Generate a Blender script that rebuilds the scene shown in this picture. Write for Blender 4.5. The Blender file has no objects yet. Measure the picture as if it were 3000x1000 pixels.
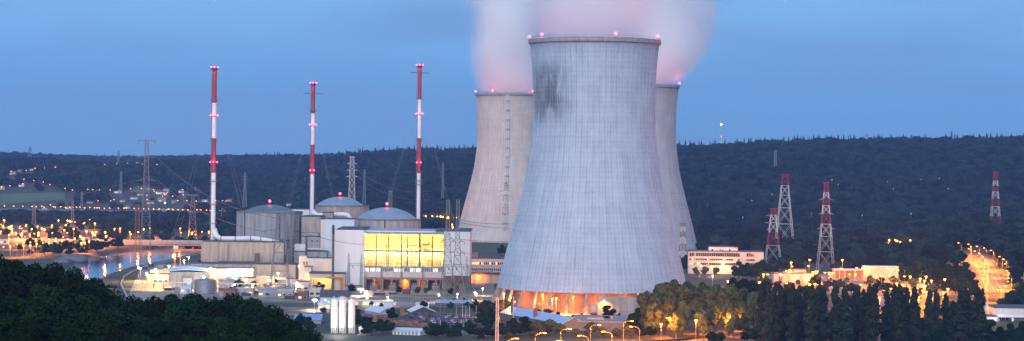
import bpy, math, random
import numpy as np
from mathutils import Vector, Matrix
R_ = random.Random(7)
sc = bpy.context.scene
col = sc.collection
PI = math.pi
# ------------------------------------------------------------------ camera
F = 6420.0            # focal length in pixels of the 3000 px wide photograph
CZ = 88.0             # eye height above the plant's yard
ROLL = math.radians(0.6)
CX, CY = 1500.0, 468.0
SR, CR = math.sin(ROLL), math.cos(ROLL)
cam_d = bpy.data.cameras.new("camera")
cam = bpy.data.objects.new("camera", cam_d)
col.objects.link(cam)
cam.location = (0, 0, CZ)
cam.matrix_world = Matrix.Translation((0, 0, CZ)) @ Matrix.Rotation(PI / 2, 4, 'X') @ Matrix.Rotation(ROLL, 4, 'Z')
cam_d.sensor_width = 36
cam_d.lens = 36 * F / 3000
cam_d.shift_y = -(500 - CY) / 3000
cam_d.clip_start = 1
cam_d.clip_end = 30000
sc.camera = cam
# ------------------------------------------------------------------ sky, dusk light, exposure
w = bpy.data.worlds.new("World"); sc.world = w; w.use_nodes = True
nt = w.node_tree; nt.nodes.clear()
def N(nt, t, **k):
    n = nt.nodes.new(t)
    for a, b in k.items(): setattr(n, a, b)
    return n
out = N(nt, 'ShaderNodeOutputWorld'); bg = N(nt, 'ShaderNodeBackground')
tc = N(nt, 'ShaderNodeTexCoord'); sep = N(nt, 'ShaderNodeSeparateXYZ')
ramp = N(nt, 'ShaderNodeValToRGB')
cr = ramp.color_ramp
stops = [(0.0, (.132, .305, .575)), (0.035, (.142, .342, .645)), (0.075, (.192, .420, .750)), (0.35, (.14, .335, .65)), (1.0, (.07, .18, .45))]
while len(cr.elements) < len(stops): cr.elements.new(.5)
for e, (p, c) in zip(cr.elements, stops): e.position = p; e.color = (*c, 1)
nt.links.new(tc.outputs['Generated'], sep.inputs[0]); nt.links.new(sep.outputs[2], ramp.inputs[0])
mp = N(nt, 'ShaderNodeMapping'); mp.inputs['Scale'].default_value = (5, 5, 34)
nz = N(nt, 'ShaderNodeTexNoise'); nz.inputs['Scale'].default_value = 1.3; nz.inputs['Detail'].default_value = 4; nz.inputs['Roughness'].default_value = .45
mr = N(nt, 'ShaderNodeMapRange'); mr.inputs[1].default_value = .40; mr.inputs[2].default_value = .66; mr.inputs[3].default_value = 0; mr.inputs[4].default_value = .75
mixc = N(nt, 'ShaderNodeMixRGB'); mixc.inputs[2].default_value = (.150, .300, .560, 1)
nt.links.new(tc.outputs['Generated'], mp.inputs[0]); nt.links.new(mp.outputs[0], nz.inputs[0]); nt.links.new(nz.outputs[0], mr.inputs[0])
nt.links.new(mr.outputs[0], mixc.inputs[0]); nt.links.new(ramp.outputs[0], mixc.inputs[1])
nt.links.new(mixc.outputs[0], bg.inputs[0]); bg.inputs[1].default_value = 0.60
nt.links.new(bg.outputs[0], out.inputs[0])
sd = bpy.data.lights.new("afterglow", 'SUN'); so = bpy.data.objects.new("afterglow", sd); col.objects.link(so)
sd.energy = 1.5; sd.angle = math.radians(70); sd.color = (1.0, .94, .91)
so.rotation_euler = (math.radians(58), 0, math.radians(-14))      # last light of the west, behind the camera
so.location = (0, -100, 400)
sc.view_settings.view_transform = 'Standard'; sc.view_settings.look = 'None'
sc.view_settings.gamma = 1; sc.view_settings.use_curve_mapping = False
sc.view_settings.exposure = 1.0
cy = sc.cycles
cy.use_denoising = True
cy.max_bounces = 16; cy.diffuse_bounces = 2; cy.glossy_bounces = 2; cy.transmission_bounces = 2; cy.transparent_max_bounces = 6
cy.volume_bounces = 16; cy.sample_clamp_indirect = 6; cy.caustics_reflective = False; cy.caustics_refractive = False
cy.volume_step_rate = 1.0; cy.volume_max_steps = 128

# ------------------------------------------------------------------ photograph <-> place
def unroll(px, py):
    u = px - CX; v = py - CY
    return u * CR + v * SR, v * CR - u * SR
def P(px, py, D):
    u, v = unroll(px, py)
    return Vector((u / F * D, D, CZ - v / F * D))
def G(px, py, z=0.0):
    u, v = unroll(px, py)
    return P(px, py, (CZ - z) * F / v)
sm = lambda t: np.clip(t, 0, 1) ** 2 * (3 - 2 * np.clip(t, 0, 1))
SKYX = np.array([-900, 0, 60, 117, 233, 350, 466, 560, 700, 885, 990, 1106, 1223, 1374, 1980, 2096, 2213, 2330, 2504, 2680, 2853, 3000, 3900.])
SKYY = np.array([440, 445, 444, 449, 453, 456, 455, 453, 452, 451, 447, 440, 434, 431, 421, 419, 413, 407, 404, 403, 399, 397, 390.])
RIV = [(150, 800), (205, 768), (330, 738), (420, 727), (640, 716), (640, 738), (592, 747), (480, 774), (390, 792), (330, 812), (250, 860), (150, 880)]
RIVW = np.array([[*G(a, b, -3)[:2]] for a, b in RIV])
def poly_dist(x, y, poly):
    """distance inside a polygon, negative outside (vectorised)"""
    x = np.asarray(x, float); y = np.asarray(y, float)
    ins = np.zeros(x.shape, bool); d = np.full(x.shape, 1e9)
    n = len(poly)
    for i in range(n):
        ax, ay = poly[i]; bx, by = poly[(i + 1) % n]
        c = ((ay > y) != (by > y)) & (x < (bx - ax) * (y - ay) / (by - ay + 1e-12) + ax)
        ins ^= c
        t = np.clip(((x - ax) * (bx - ax) + (y - ay) * (by - ay)) / ((bx - ax) ** 2 + (by - ay) ** 2 + 1e-9), 0, 1)
        d = np.minimum(d, np.hypot(x - ax - t * (bx - ax), y - ay - t * (by - ay)))
    return np.where(ins, d, -d)
def terrain(x, y):
    x = np.asarray(x, float); y = np.asarray(y, float)
    px = CX + F * x / np.maximum(y, 60)
    z = 86 * np.clip(1 - y / 950, 0, 1.0) ** 1.3
    z = np.where(y < 0, 86.0, z)
    Y0 = np.interp(px, [0, 650, 900, 1300, 1800, 3000], [4500, 4300, 3100, 2900, 2650, 2500])
    Yr = np.interp(px, [0, 650, 950, 1300, 1800, 3000], [6600, 6300, 4800, 4600, 4300, 4200])
    ys = np.interp(px, SKYX, SKYY) + 4
    v = ys - CY - (px - CX) * SR
    Zr = CZ - v / F * Yr - 15
    t = (y - Y0) / (Yr - Y0)
    hill = Zr * (.35 * np.clip(t, 0, 1) + .65 * sm(t)) - np.clip(y - Yr, 0, 1e5) * .02
    bump = (np.sin(x / 140 + y / 310) * np.sin(y / 170 - x / 420 + 1) + .6 * np.sin(x / 63 + 2) * np.sin(y / 90 + x / 200)) * 5.5
    hill += bump * sm(t * 3) * sm((1.0 - t) * 4)
    nw = sm((880 - px) / 260)
    tn = (y - 3350) / 950
    near = nw * (62 + 3 * np.sin(px / 60.)) * sm(tn) - np.clip(y - 4400, 0, 1e5) * .03 + bump * .5 * sm(tn * 3) * nw * sm((4400 - y) / 300)
    z = np.maximum(z, np.maximum(np.where(t > 0, hill, 0), np.where(tn > 0, near, 0)))
    z = z + sm((y - 1500) / 700) * 13 * sm((px - 2640) / 200) * sm((2900 - y) / 400)
    z = z - 7 * sm(poly_dist(x, y, RIVW) / 14)
    return z
def march(px, py, h=0.0, D0=500.0, D1=7000.0):
    """first point on the line of sight that is h metres above the ground"""
    u, v = unroll(px, py)
    D = np.arange(D0, D1, 2.5)
    X = u / F * D; Z = CZ - v / F * D
    k = np.nonzero(Z <= terrain(X, D) + h)[0]
    i = k[0] if len(k) else len(D) - 1
    return Vector((X[i], D[i], Z[i]))
def ground(x, y): return float(terrain(np.array([x]), np.array([y]))[0])

# ------------------------------------------------------------------ materials
MATS = {}
def lin(r, g, b): return tuple(((c / 255) / 12.92 if c / 255 <= .04045 else ((c / 255 + .055) / 1.055) ** 2.4) for c in (r, g, b))
def M(name, c, rough=.75, var=.18, scale=.35, metal=0.0, streak=0.0, bump=0.0, spec=.35, rnd=0.0):
    if name in MATS: return MATS[name]
    m = bpy.data.materials.new(name); m.use_nodes = True
    t = m.node_tree; b = t.nodes['Principled BSDF']
    b.inputs['Roughness'].default_value = rough; b.inputs['Metallic'].default_value = metal
    b.inputs['Specular IOR Level'].default_value = spec
    tcn = N(t, 'ShaderNodeTexCoord'); mpn = N(t, 'ShaderNodeMapping')
    nz = N(t, 'ShaderNodeTexNoise'); nz.inputs['Scale'].default_value = scale; nz.inputs['Detail'].default_value = 6; nz.inputs['Roughness'].default_value = .62
    t.links.new(tcn.outputs['Object'], mpn.inputs[0]); t.links.new(mpn.outputs[0], nz.inputs[0])
    if streak: mpn.inputs['Scale'].default_value = (1.6, 1.6, .16)
    r = N(t, 'ShaderNodeValToRGB')
    r.color_ramp.elements[0].position = .28; r.color_ramp.elements[1].position = .72
    r.color_ramp.elements[0].color = (*[max(0, x * (1 - var - streak)) for x in c], 1)
    r.color_ramp.elements[1].color = (*[min(1, x * (1 + var)) for x in c], 1)
    t.links.new(nz.outputs[0], r.inputs[0])
    last = r.outputs[0]
    if rnd:
        oi = N(t, 'ShaderNodeObjectInfo'); hs = N(t, 'ShaderNodeHueSaturation')
        mv = N(t, 'ShaderNodeMapRange'); mv.inputs[3].default_value = 1 - rnd; mv.inputs[4].default_value = 1 + rnd
        mh = N(t, 'ShaderNodeMapRange'); mh.inputs[3].default_value = .5 - rnd * .09; mh.inputs[4].default_value = .5 + rnd * .05
        t.links.new(oi.outputs['Random'], mv.inputs[0]); t.links.new(oi.outputs['Random'], mh.inputs[0])
        t.links.new(mv.outputs[0], hs.inputs['Value']); t.links.new(mh.outputs[0], hs.inputs['Hue']); t.links.new(last, hs.inputs['Color'])
        last = hs.outputs[0]
    t.links.new(last, b.inputs['Base Color'])
    if bump:
        bp = N(t, 'ShaderNodeBump'); bp.inputs['Strength'].default_value = bump; bp.inputs['Distance'].default_value = .3
        t.links.new(nz.outputs[0], bp.inputs['Height']); t.links.new(bp.outputs[0], b.inputs['Normal'])
    MATS[name] = m
    return m
def E(name, c, s, sample='NONE', var=0.0, scale=.2):
    if name in MATS: return MATS[name]
    m = bpy.data.materials.new(name); m.use_nodes = True
    t = m.node_tree; t.nodes.clear()
    o = N(t, 'ShaderNodeOutputMaterial'); e = N(t, 'ShaderNodeEmission')
    e.inputs[0].default_value = (*c, 1); e.inputs[1].default_value = s
    if var:
        tcn = N(t, 'ShaderNodeTexCoord'); nz = N(t, 'ShaderNodeTexNoise'); nz.inputs['Scale'].default_value = scale; nz.inputs['Detail'].default_value = 4
        mrn = N(t, 'ShaderNodeMapRange'); mrn.inputs[1].default_value = .3; mrn.inputs[2].default_value = .7
        mrn.inputs[3].default_value = s * (1 - var); mrn.inputs[4].default_value = s * (1 + var)
        t.links.new(tcn.outputs['Object'], nz.inputs[0]); t.links.new(nz.outputs[0], mrn.inputs[0]); t.links.new(mrn.outputs[0], e.inputs[1])
    t.links.new(e.outputs[0], o.inputs[0])
    m.cycles.emission_sampling = sample
    MATS[name] = m
    return m
conc = M('pale_concrete', (.40, .385, .36), streak=.2, scale=.25)
conc_b = M('beige_concrete', (.40, .355, .31), streak=.25, scale=.3)
conc_g = M('grey_concrete', (.33, .345, .36), streak=.22, scale=.25)
conc_d = M('dark_concrete', (.2, .195, .19), var=.25, scale=.4)
white = M('white_cladding', (.74, .73, .74), rough=.5, var=.04, scale=.12, streak=.03)
white_b = M('pale_blue_cladding', (.50, .60, .70), rough=.5, var=.05, scale=.12, streak=.04)
pink = M('pale_render', (.62, .53, .50), var=.08, scale=.3, streak=.06)
cream = M('cream_render', (.58, .50, .38), var=.1, scale=.3, streak=.08)
roof_d = M('dark_roof_felt', (.075, .08, .095), var=.3, scale=.4)
roof_b = M('blue_grey_metal_roof', (.24, .36, .56), rough=.35, var=.12, scale=.25, metal=.2)
roof_p = M('pale_metal_roof', (.50, .58, .66), rough=.45, var=.08, scale=.25)
dome_m = M('zinc_dome_metal', (.25, .34, .42), rough=.45, var=.12, scale=.15, metal=.2)
dome_g = M('weathered_dome_metal', (.13, .19, .22), rough=.5, var=.15, scale=.2, metal=.2)
red = M('aviation_red_paint', (.36, .045, .05), rough=.5, var=.15, scale=.5)
wht = M('white_paint', (.72, .71, .72), rough=.5, var=.08, scale=.5)
steel = M('galvanised_steel', (.28, .29, .31), rough=.5, var=.15, scale=.8, metal=.4)
steel_g = M('green_grey_steel', (.22, .25, .22), rough=.55, var=.15, scale=.8)
dark = M('dark_metal', (.05, .05, .055), rough=.5, var=.2, scale=.6)
orange = M('orange_paint', (.55, .17, .05), rough=.5, var=.15, scale=.5)
glass_d = M('dark_window_glass', (.03, .035, .05), rough=.15, var=.3, scale=.5, spec=.6)
mull_m = M('dark_mullion', (.07, .045, .03))
brown = M('brown_panel', (.16, .09, .065), var=.25, scale=.6)
brick = M('brick_red', (.25, .11, .08), var=.25, scale=.9)
asph = M('asphalt', (.055, .055, .06), rough=.8, var=.25, scale=.15)
yard_m = M('concrete_yard', (.22, .205, .185), rough=.8, var=.5, scale=.05)
duct_m = M('white_duct_paint', (.68, .69, .71), rough=.4, var=.05, scale=.4)
bark = M('bark', (.07, .055, .045), var=.3, scale=2.0)
leaf = M('shaded_leaves', (.010, .027, .009), rough=.8, var=.75, scale=.8, spec=.04, rnd=.45)  # darker copy for trees in shade; the dimness is in the colour
leaf_y = M('lamplit_leaves', (.050, .072, .026), rough=.8, var=.45, scale=.35, spec=.15, rnd=.3)  # lighter copy for trees under lamps; lamplight painted into the leaf colour
leaf_p = M('poplar_leaves', (.026, .036, .020), rough=.8, var=.45, scale=.5, spec=.15, rnd=.3)
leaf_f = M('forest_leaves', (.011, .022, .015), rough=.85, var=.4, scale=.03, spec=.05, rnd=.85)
bulb_o = E('sodium_lamp_glow', (1, .25, .018), 12)
bulb_of = E('far_sodium_lamp_glow', (1, .22, .022), 9)
bulb_w = E('white_lamp_glow', (1, .93, .75), 60)
bulb_r = E('red_aviation_glow', (1, .03, .07), 14)
win_w = E('lit_window_warm', (1, .62, .22), 1.0, var=.6, scale=.5)
win_c = E('lit_window_pale', (.9, .95, .75), .8, var=.4, scale=.5)

# ------------------------------------------------------------------ mesh building
class MB:
    def __init__(s): s.v = []; s.f = []; s.m = []
    def add(s, vs, fs, mi=0):
        o = len(s.v); s.v += [tuple(p) for p in vs]; s.f += [tuple(i + o for i in f) for f in fs]; s.m += [mi] * len(fs)
    def box(s, x0, x1, y0, y1, z0, z1, mi=0):
        s.add([(x0, y0, z0), (x1, y0, z0), (x1, y1, z0), (x0, y1, z0), (x0, y0, z1), (x1, y0, z1), (x1, y1, z1), (x0, y1, z1)],
              [(0, 3, 2, 1), (4, 5, 6, 7), (0, 1, 5, 4), (1, 2, 6, 5), (2, 3, 7, 6), (3, 0, 4, 7)], mi); return s
    def tube(s, a, b, r, n=6, r2=None, mi=0, cap=True):
        a = Vector(a); b = Vector(b); d = (b - a)
        if d.length < 1e-6: return s
        d.normalize(); q = d.orthogonal().normalized(); w_ = d.cross(q); r2 = r if r2 is None else r2
        vs = []
        for c, rr in ((a, r), (b, r2)):
            for k in range(n):
                t = 2 * PI * k / n + PI / n
                vs.append(c + (q * math.cos(t) + w_ * math.sin(t)) * rr)
        fs = [(k, (k + 1) % n, n + (k + 1) % n, n + k) for k in range(n)]
        if cap: fs += [tuple(range(n - 1, -1, -1)), tuple(range(n, 2 * n))]
        s.add(vs, fs, mi); return s
    def path(s, pts, r, n=8, mi=0):
        pts = [Vector(p) for p in pts]; vs = []; prev = None
        for i, p in enumerate(pts):
            d = (pts[min(i + 1, len(pts) - 1)] - pts[max(i - 1, 0)]).normalized()
            q = d.orthogonal().normalized() if prev is None else (prev - d * prev.dot(d)).normalized()
            prev = q; w_ = d.cross(q); rr = r[i] if isinstance(r, (list, tuple)) else r
            vs += [p + (q * math.cos(2 * PI * k / n) + w_ * math.sin(2 * PI * k / n)) * rr for k in range(n)]
        fs = [(i * n + k, i * n + (k + 1) % n, (i + 1) * n + (k + 1) % n, (i + 1) * n + k) for i in range(len(pts) - 1) for k in range(n)]
        fs += [tuple(range(n - 1, -1, -1)), tuple(range((len(pts) - 1) * n, len(pts) * n))]
        s.add(vs, fs, mi); return s
    def lathe(s, prof, n=48, mi=0, c=(0, 0)):
        vs = [(c[0] + r * math.cos(2 * PI * k / n), c[1] + r * math.sin(2 * PI * k / n), z) for r, z in prof for k in range(n)]
        fs = [(i * n + k, i * n + (k + 1) % n, (i + 1) * n + (k + 1) % n, (i + 1) * n + k) for i in range(len(prof) - 1) for k in range(n)]
        s.add(vs, fs, mi); return s
    def disc(s, r, z, n=48, mi=0, c=(0, 0)):
        s.add([(c[0] + r * math.cos(2 * PI * k / n), c[1] + r * math.sin(2 * PI * k / n), z) for k in range(n)], [tuple(range(n))], mi); return s
    def gable(s, x0, x1, y0, y1, z0, z1, axis='x', over=.4, th=.25, mi=0):
        """pitched roof of two slabs, ridge along axis"""
        if axis == 'x':
            ym = (y0 + y1) / 2
            for ya in (y0 - over, y1 + over):
                s.add([(x0 - over, ya, z0), (x1 + over, ya, z0), (x1 + over, ym, z1), (x0 - over, ym, z1), (x0 - over, ya, z0 + th), (x1 + over, ya, z0 + th), (x1 + over, ym, z1 + th), (x0 - over, ym, z1 + th)],
                      [(0, 3, 2, 1), (4, 5, 6, 7), (0, 1, 5, 4), (1, 2, 6, 5), (2, 3, 7, 6), (3, 0, 4, 7)], mi)
        else:
            xm = (x0 + x1) / 2
            for xa in (x0 - over, x1 + over):
                s.add([(xa, y0 - over, z0), (xm, y0 - over, z1), (xm, y1 + over, z1), (xa, y1 + over, z0), (xa, y0 - over, z0 + th), (xm, y0 - over, z1 + th), (xm, y1 + over, z1 + th), (xa, y1 + over, z0 + th)],
                      [(0, 3, 2, 1), (4, 5, 6, 7), (0, 1, 5, 4), (1, 2, 6, 5), (2, 3, 7, 6), (3, 0, 4, 7)], mi)
        return s
    def mesh(s, name, mats, smooth=False):
        me = bpy.data.meshes.new(name); me.from_pydata(s.v, [], s.f)
        for m in (mats if isinstance(mats, (list, tuple)) else [mats]): me.materials.append(m)
        me.polygons.foreach_set('material_index', s.m)
        if smooth: me.polygons.foreach_set('use_smooth', [True] * len(s.f))
        me.update()
        return me
    def build(s, name, mats, parent=None, smooth=False, loc=(0, 0, 0), rz=0):
        return link(name, s.mesh(name, mats, smooth), parent, loc, rz)
def link(name, me, parent=None, loc=(0, 0, 0), rz=0):
    o = bpy.data.objects.new(name, me); col.objects.link(o); o.parent = parent
    o.location = loc; o.rotation_euler = (0, 0, rz)
    if parent is not None: KIDS.setdefault(parent.name, []).append(o)
    return o
def tag(o, label, cat, group=None, kind=None):
    o['label'] = label; o['category'] = cat
    if group: o['group'] = group
    if kind: o['kind'] = kind
    return o
def thing(name, label, cat, loc=(0, 0, 0), rz=0, group=None):
    o = bpy.data.objects.new(name, None); col.objects.link(o); o.location = loc; o.rotation_euler = (0, 0, rz)
    o.empty_display_size = .5
    return tag(o, label, cat, group)
def struct(o, kind='structure', label=None):
    o['kind'] = kind
    if label: o['label'] = label
    return o
KIDS = {}
def copy_tree(o, label=None, loc=None, rz=None, parent=None):
    c = o.copy(); col.objects.link(c)
    if parent is not None: c.parent = parent
    if label: c['label'] = label
    if loc is not None: c.location = loc
    if rz is not None: c.rotation_euler = (0, 0, rz)
    for ch in KIDS.get(o.name, []): copy_tree(ch, parent=c)
    if parent is not None: KIDS.setdefault(parent.name, []).append(c)
    return c
ORD = 'first second third fourth fifth sixth seventh eighth ninth tenth eleventh twelfth thirteenth fourteenth fifteenth sixteenth seventeenth eighteenth nineteenth'.split()
TENS = {2: 'twenty', 3: 'thirty', 4: 'forty', 5: 'fifty', 6: 'sixty', 7: 'seventy', 8: 'eighty', 9: 'ninety'}
def ordn(i):
    if i < 19: return ORD[i]
    n = i + 1
    if n >= 100: return 'hundredth' if n == 100 else 'hundred-and-' + ordn(n - 101)
    t, u = divmod(n, 10)
    return (TENS[t][:-1] + 'ieth') if u == 0 else TENS[t] + '-' + ORD[u - 1]
def point(parent, loc, energy, c, radius=.4, down=False):
    l = bpy.data.lights.new('lamp_light', 'SPOT' if down else 'POINT'); l.energy = energy; l.color = c; l.shadow_soft_size = radius
    if down: l.spot_size = 2.75; l.spot_blend = .35        # the lamp's hood keeps its light off the sky
    o = bpy.data.objects.new('lamp_light', l); col.objects.link(o); o.parent = parent; o.location = loc
    KIDS.setdefault(parent.name, []).append(o)
    return o
SOD = (1, .235, .012); WARM = (1, .56, .16); COOL = (1, .93, .78); RED = (1, .07, .12)
SIGHT = []
def unproj(x, y, z):
    u, v = F * x / y, (CZ - z) * F / y
    return CX + u * CR - v * SR, CY + v * CR + u * SR
# ------------------------------------------------------------------ ground, water, roads
def grid_mesh(name, pts, nr, nc, mats, smooth=True):
    idx = np.arange(nr * nc).reshape(nr, nc)
    q = np.stack([idx[:-1, :-1], idx[:-1, 1:], idx[1:, 1:], idx[1:, :-1]], -1).reshape(-1, 4)
    me = bpy.data.meshes.new(name)
    me.vertices.add(len(pts)); me.vertices.foreach_set('co', np.asarray(pts, np.float32).ravel())
    me.loops.add(q.size); me.loops.foreach_set('vertex_index', q.ravel().astype(np.int32))
    me.polygons.add(len(q)); me.polygons.foreach_set('loop_start', np.arange(0, q.size, 4, dtype=np.int32))
    me.polygons.foreach_set('use_smooth', np.full(len(q), smooth))
    for m in (mats if isinstance(mats, (list, tuple)) else [mats]): me.materials.append(m)
    me.update(calc_edges=True); me.validate()
    return me
ys = np.concatenate([np.linspace(-400, 60, 12), np.geomspace(70, 900, 40), np.arange(909, 2700, 9), np.arange(2715, 7400, 38), [8000, 10000, 14000]])
pxs = np.arange(-900, 3901, 12.0)
YY, PX = np.meshgrid(ys, pxs, indexing='ij')
XX = (PX - CX) / F * np.maximum(YY, 500) 
XX = np.where(YY < 500, XX * 1.0, XX)
ZZ = terrain(XX, YY)
gm = M('grassy_earth', (.055, .062, .035), rough=.9, var=.45, scale=.02)
struct(link('ground', grid_mesh('ground', np.stack([XX, YY, ZZ], -1).reshape(-1, 3), len(ys), len(pxs), gm)), label='valley floor and hillsides under the woods')
PATCH = []
def drape(name, quad, mat, nr=12, nc=12, lift=.25, kind='structure', label=None, z=None):
    """a sheet laid on the ground between four corners"""
    c = [march(*p) if z is None else G(*p, z) for p in quad]
    pts = []
    for i in range(nr):
        for j in range(nc):
            s_, t_ = i / (nr - 1), j / (nc - 1)
            p = (c[0] * (1 - t_) + c[1] * t_) * (1 - s_) + (c[3] * (1 - t_) + c[2] * t_) * s_
            pts.append((p.x, p.y, (ground(p.x, p.y) if z is None else z) + lift))
    PATCH.append(np.array([[p.x, p.y] for p in c]))
    if name in ('hill_field', 'hill_meadow', 'slope_meadow', 'highway', 'highway_bend'):
        for p in pts[::3]: SIGHT.append((*unproj(*p), p[1], 8))
    return struct(link(name, grid_mesh(name, pts, nr, nc, mat)), kind, label)
# the river Maas' water
wm = bpy.data.materials.new('river_water'); wm.use_nodes = True
t = wm.node_tree; b = t.nodes['Principled BSDF']
b.inputs['Base Color'].default_value = (.02, .03, .045, 1); b.inputs['Roughness'].default_value = .10; b.inputs['Specular IOR Level'].default_value = .8
tcn = N(t, 'ShaderNodeTexCoord'); mpn = N(t, 'ShaderNodeMapping'); mpn.inputs['Scale'].default_value = (.5, .12, .5)
wn = N(t, 'ShaderNodeTexNoise'); wn.inputs['Scale'].default_value = .9; wn.inputs['Detail'].default_value = 3
bp = N(t, 'ShaderNodeBump'); bp.inputs['Strength'].default_value = .12; bp.inputs['Distance'].default_value = .4
t.links.new(tcn.outputs['Object'], mpn.inputs[0]); t.links.new(mpn.outputs[0], wn.inputs[0]); t.links.new(wn.outputs[0], bp.inputs['Height']); t.links.new(bp.outputs[0], b.inputs['Normal'])
mb = MB(); cxr = RIVW.mean(0)
mb.add([(a, b_, -3) for a, b_ in RIVW], [tuple(range(len(RIVW)))])
struct(mb.build('river_water', wm), label='river water reflecting the orange lamps')
PATCH.append(RIVW)
yd = drape('plant_yard', [(420, 775), (1440, 762), (1452, 884), (330, 960)], yard_m, 20, 40, .06, label='pale concrete yard of the plant')
drape('car_park', [(1180, 918), (1440, 918), (1420, 966), (1180, 938)], asph, 10, 16, .08, label='asphalt car park')
drape('lane', [(1085, 936), (1120, 934), (1490, 985), (1400, 990)], M('worn_asphalt', (.13, .135, .15), var=.2, scale=.1), 8, 24, .12, label='grey lane beside the car park')
drape('depot_yard', [(870, 925), (1110, 935), (1400, 1012), (860, 1012)], M('rough_depot_grass', (.045, .055, .035), var=.55, scale=.07), 10, 20, .06, label='rough grass and gravel of the depot')
drape('tower_forecourt', [(1570, 893), (1850, 885), (1850, 925), (1480, 925)], M('pale_gravel', (.26, .22, .19), var=.2, scale=.08), 8, 12, .06, label='pale gravel forecourt below the tower')
drape('front_road', [(1380, 1012), (2000, 1000), (2230, 968), (2230, 1020)], asph, 8, 30, .1, label='road under the front street lamps')
hw = drape('highway', [(2836, 765), (2905, 765), (2960, 858), (2868, 862)], M('highway_asphalt', (.085, .08, .075), var=.2, scale=.05), 40, 10, .3, label='wide lit road climbing out of the valley')
drape('highway_bend', [(2806, 742), (2838, 734), (2905, 764), (2836, 764)], MATS['highway_asphalt'], 12, 10, .3, label='far bend of the wide lit road')
line_m = M('road_paint', (.34, .33, .30), var=.2)
for k_, u_ in enumerate((.30, .52, .76)):
    drape('lane_marking', [(2836 + 69 * u_ - .7, 766), (2836 + 69 * u_ + .7, 766), (2868 + 92 * u_ + 1, 858), (2868 + 92 * u_ - 1, 858)], line_m, 40, 2, .33, label='white lane marking on the climbing road')
drape('substation_yard', [(2230, 802), (2670, 806), (2740, 880), (2200, 850)], M('yard_gravel', (.24, .21, .17), var=.3, scale=.1), 14, 30, .08, label='lit yard of the substation')
drape('works_road', [(2560, 862), (2700, 868), (2640, 905), (2540, 905)], M('worn_asphalt', (.1, .1, .1)), 8, 12, .12, label='works road behind the poplars')
drape('office_car_park', [(2012, 802), (2150, 808), (2150, 826), (2012, 812)], asph, 8, 12, .1, label='car park before the office')
drape('hill_field', [(0, 572), (190, 566), (190, 586), (0, 602)], M('meadow_grass', (.10, .135, .05), var=.15, scale=.02), 12, 20, .8, label='pale green meadow on the left hillside')
drape('hill_meadow', [(395, 549), (420, 546), (470, 562), (380, 566)], MATS['meadow_grass'], 12, 12, .8, label='meadow above the village')
drape('village_road', [(0, 612), (620, 620), (620, 626), (0, 618)], M('worn_asphalt', (.1, .1, .1)), 4, 40, .5, label='straight road across the valley')
drape('quay_road', [(205, 752), (255, 738), (260, 746), (212, 768)], MATS['worn_asphalt'], 6, 8, .3, label='lit road down to the quay')
drape('grass_strip', [(700, 886), (1060, 892), (1060, 902), (690, 900)], M('verge_grass', (.05, .08, .03), var=.4, scale=.2), 6, 30, .12, label='grass strip in front of the plant fence')
drape('brown_track', [(760, 903), (1050, 908), (1050, 920), (740, 918)], M('brown_earth', (.16, .09, .055), var=.4, scale=.15), 6, 30, .1, label='brown earth track behind the depot')
# ------------------------------------------------------------------ woods
def leaf_cluster(mb, c, r, n, size, rnd, mi=0, flat=.8, hollow=.35):
    for _ in range(n):
        while True:
            p = Vector((rnd.uniform(-1, 1), rnd.uniform(-1, 1), rnd.uniform(-1, 1)))
            if hollow < p.length < 1: break
        nrm = (p + Vector((rnd.uniform(-.7, .7), rnd.uniform(-.7, .7), rnd.uniform(-.2, .9)))).normalized()
        q = nrm.orthogonal().normalized(); q.rotate(Matrix.Rotation(rnd.uniform(0, 6.28), 3, nrm)); w_ = nrm.cross(q)
        s = size * rnd.uniform(.6, 1.3)
        p = Vector((c[0] + p.x * r[0], c[1] + p.y * r[1], c[2] + p.z * r[2]))
        mb.add([p - q * s, p - w_ * s * .55, p + q * s, p + w_ * s * .55 + nrm * s * .2], [(0, 1, 2, 3)], mi)
def lump(mb, c, r, rnd, n=10, m=7, rough=.28):
    """one solid uneven mass inside a crown, so that the sky does not show through its middle"""
    vs = []; ph = [rnd.uniform(0, 6.28) for _ in range(6)]
    for i in range(m + 1):
        a = PI * i / m
        for k in range(n):
            b_ = 2 * PI * k / n
            f = 1 + rough * (math.sin(3 * b_ + ph[0] + 2 * a) * .5 + math.sin(2 * a * 2 + ph[1]) * .3 + rnd.uniform(-.5, .5))
            vs.append((c[0] + r[0] * f * math.sin(a) * math.cos(b_), c[1] + r[1] * f * math.sin(a) * math.sin(b_), c[2] + r[2] * f * math.cos(a)))
    fs = [(i * n + k, (i + 1) * n + k, (i + 1) * n + (k + 1) % n, i * n + (k + 1) % n) for i in range(m) for k in range(n)]
    mb.add(vs, fs)
protos = bpy.data.collections.new('forest_tree_kinds')     # sources for the woods, never placed in the scene by themselves
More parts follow.
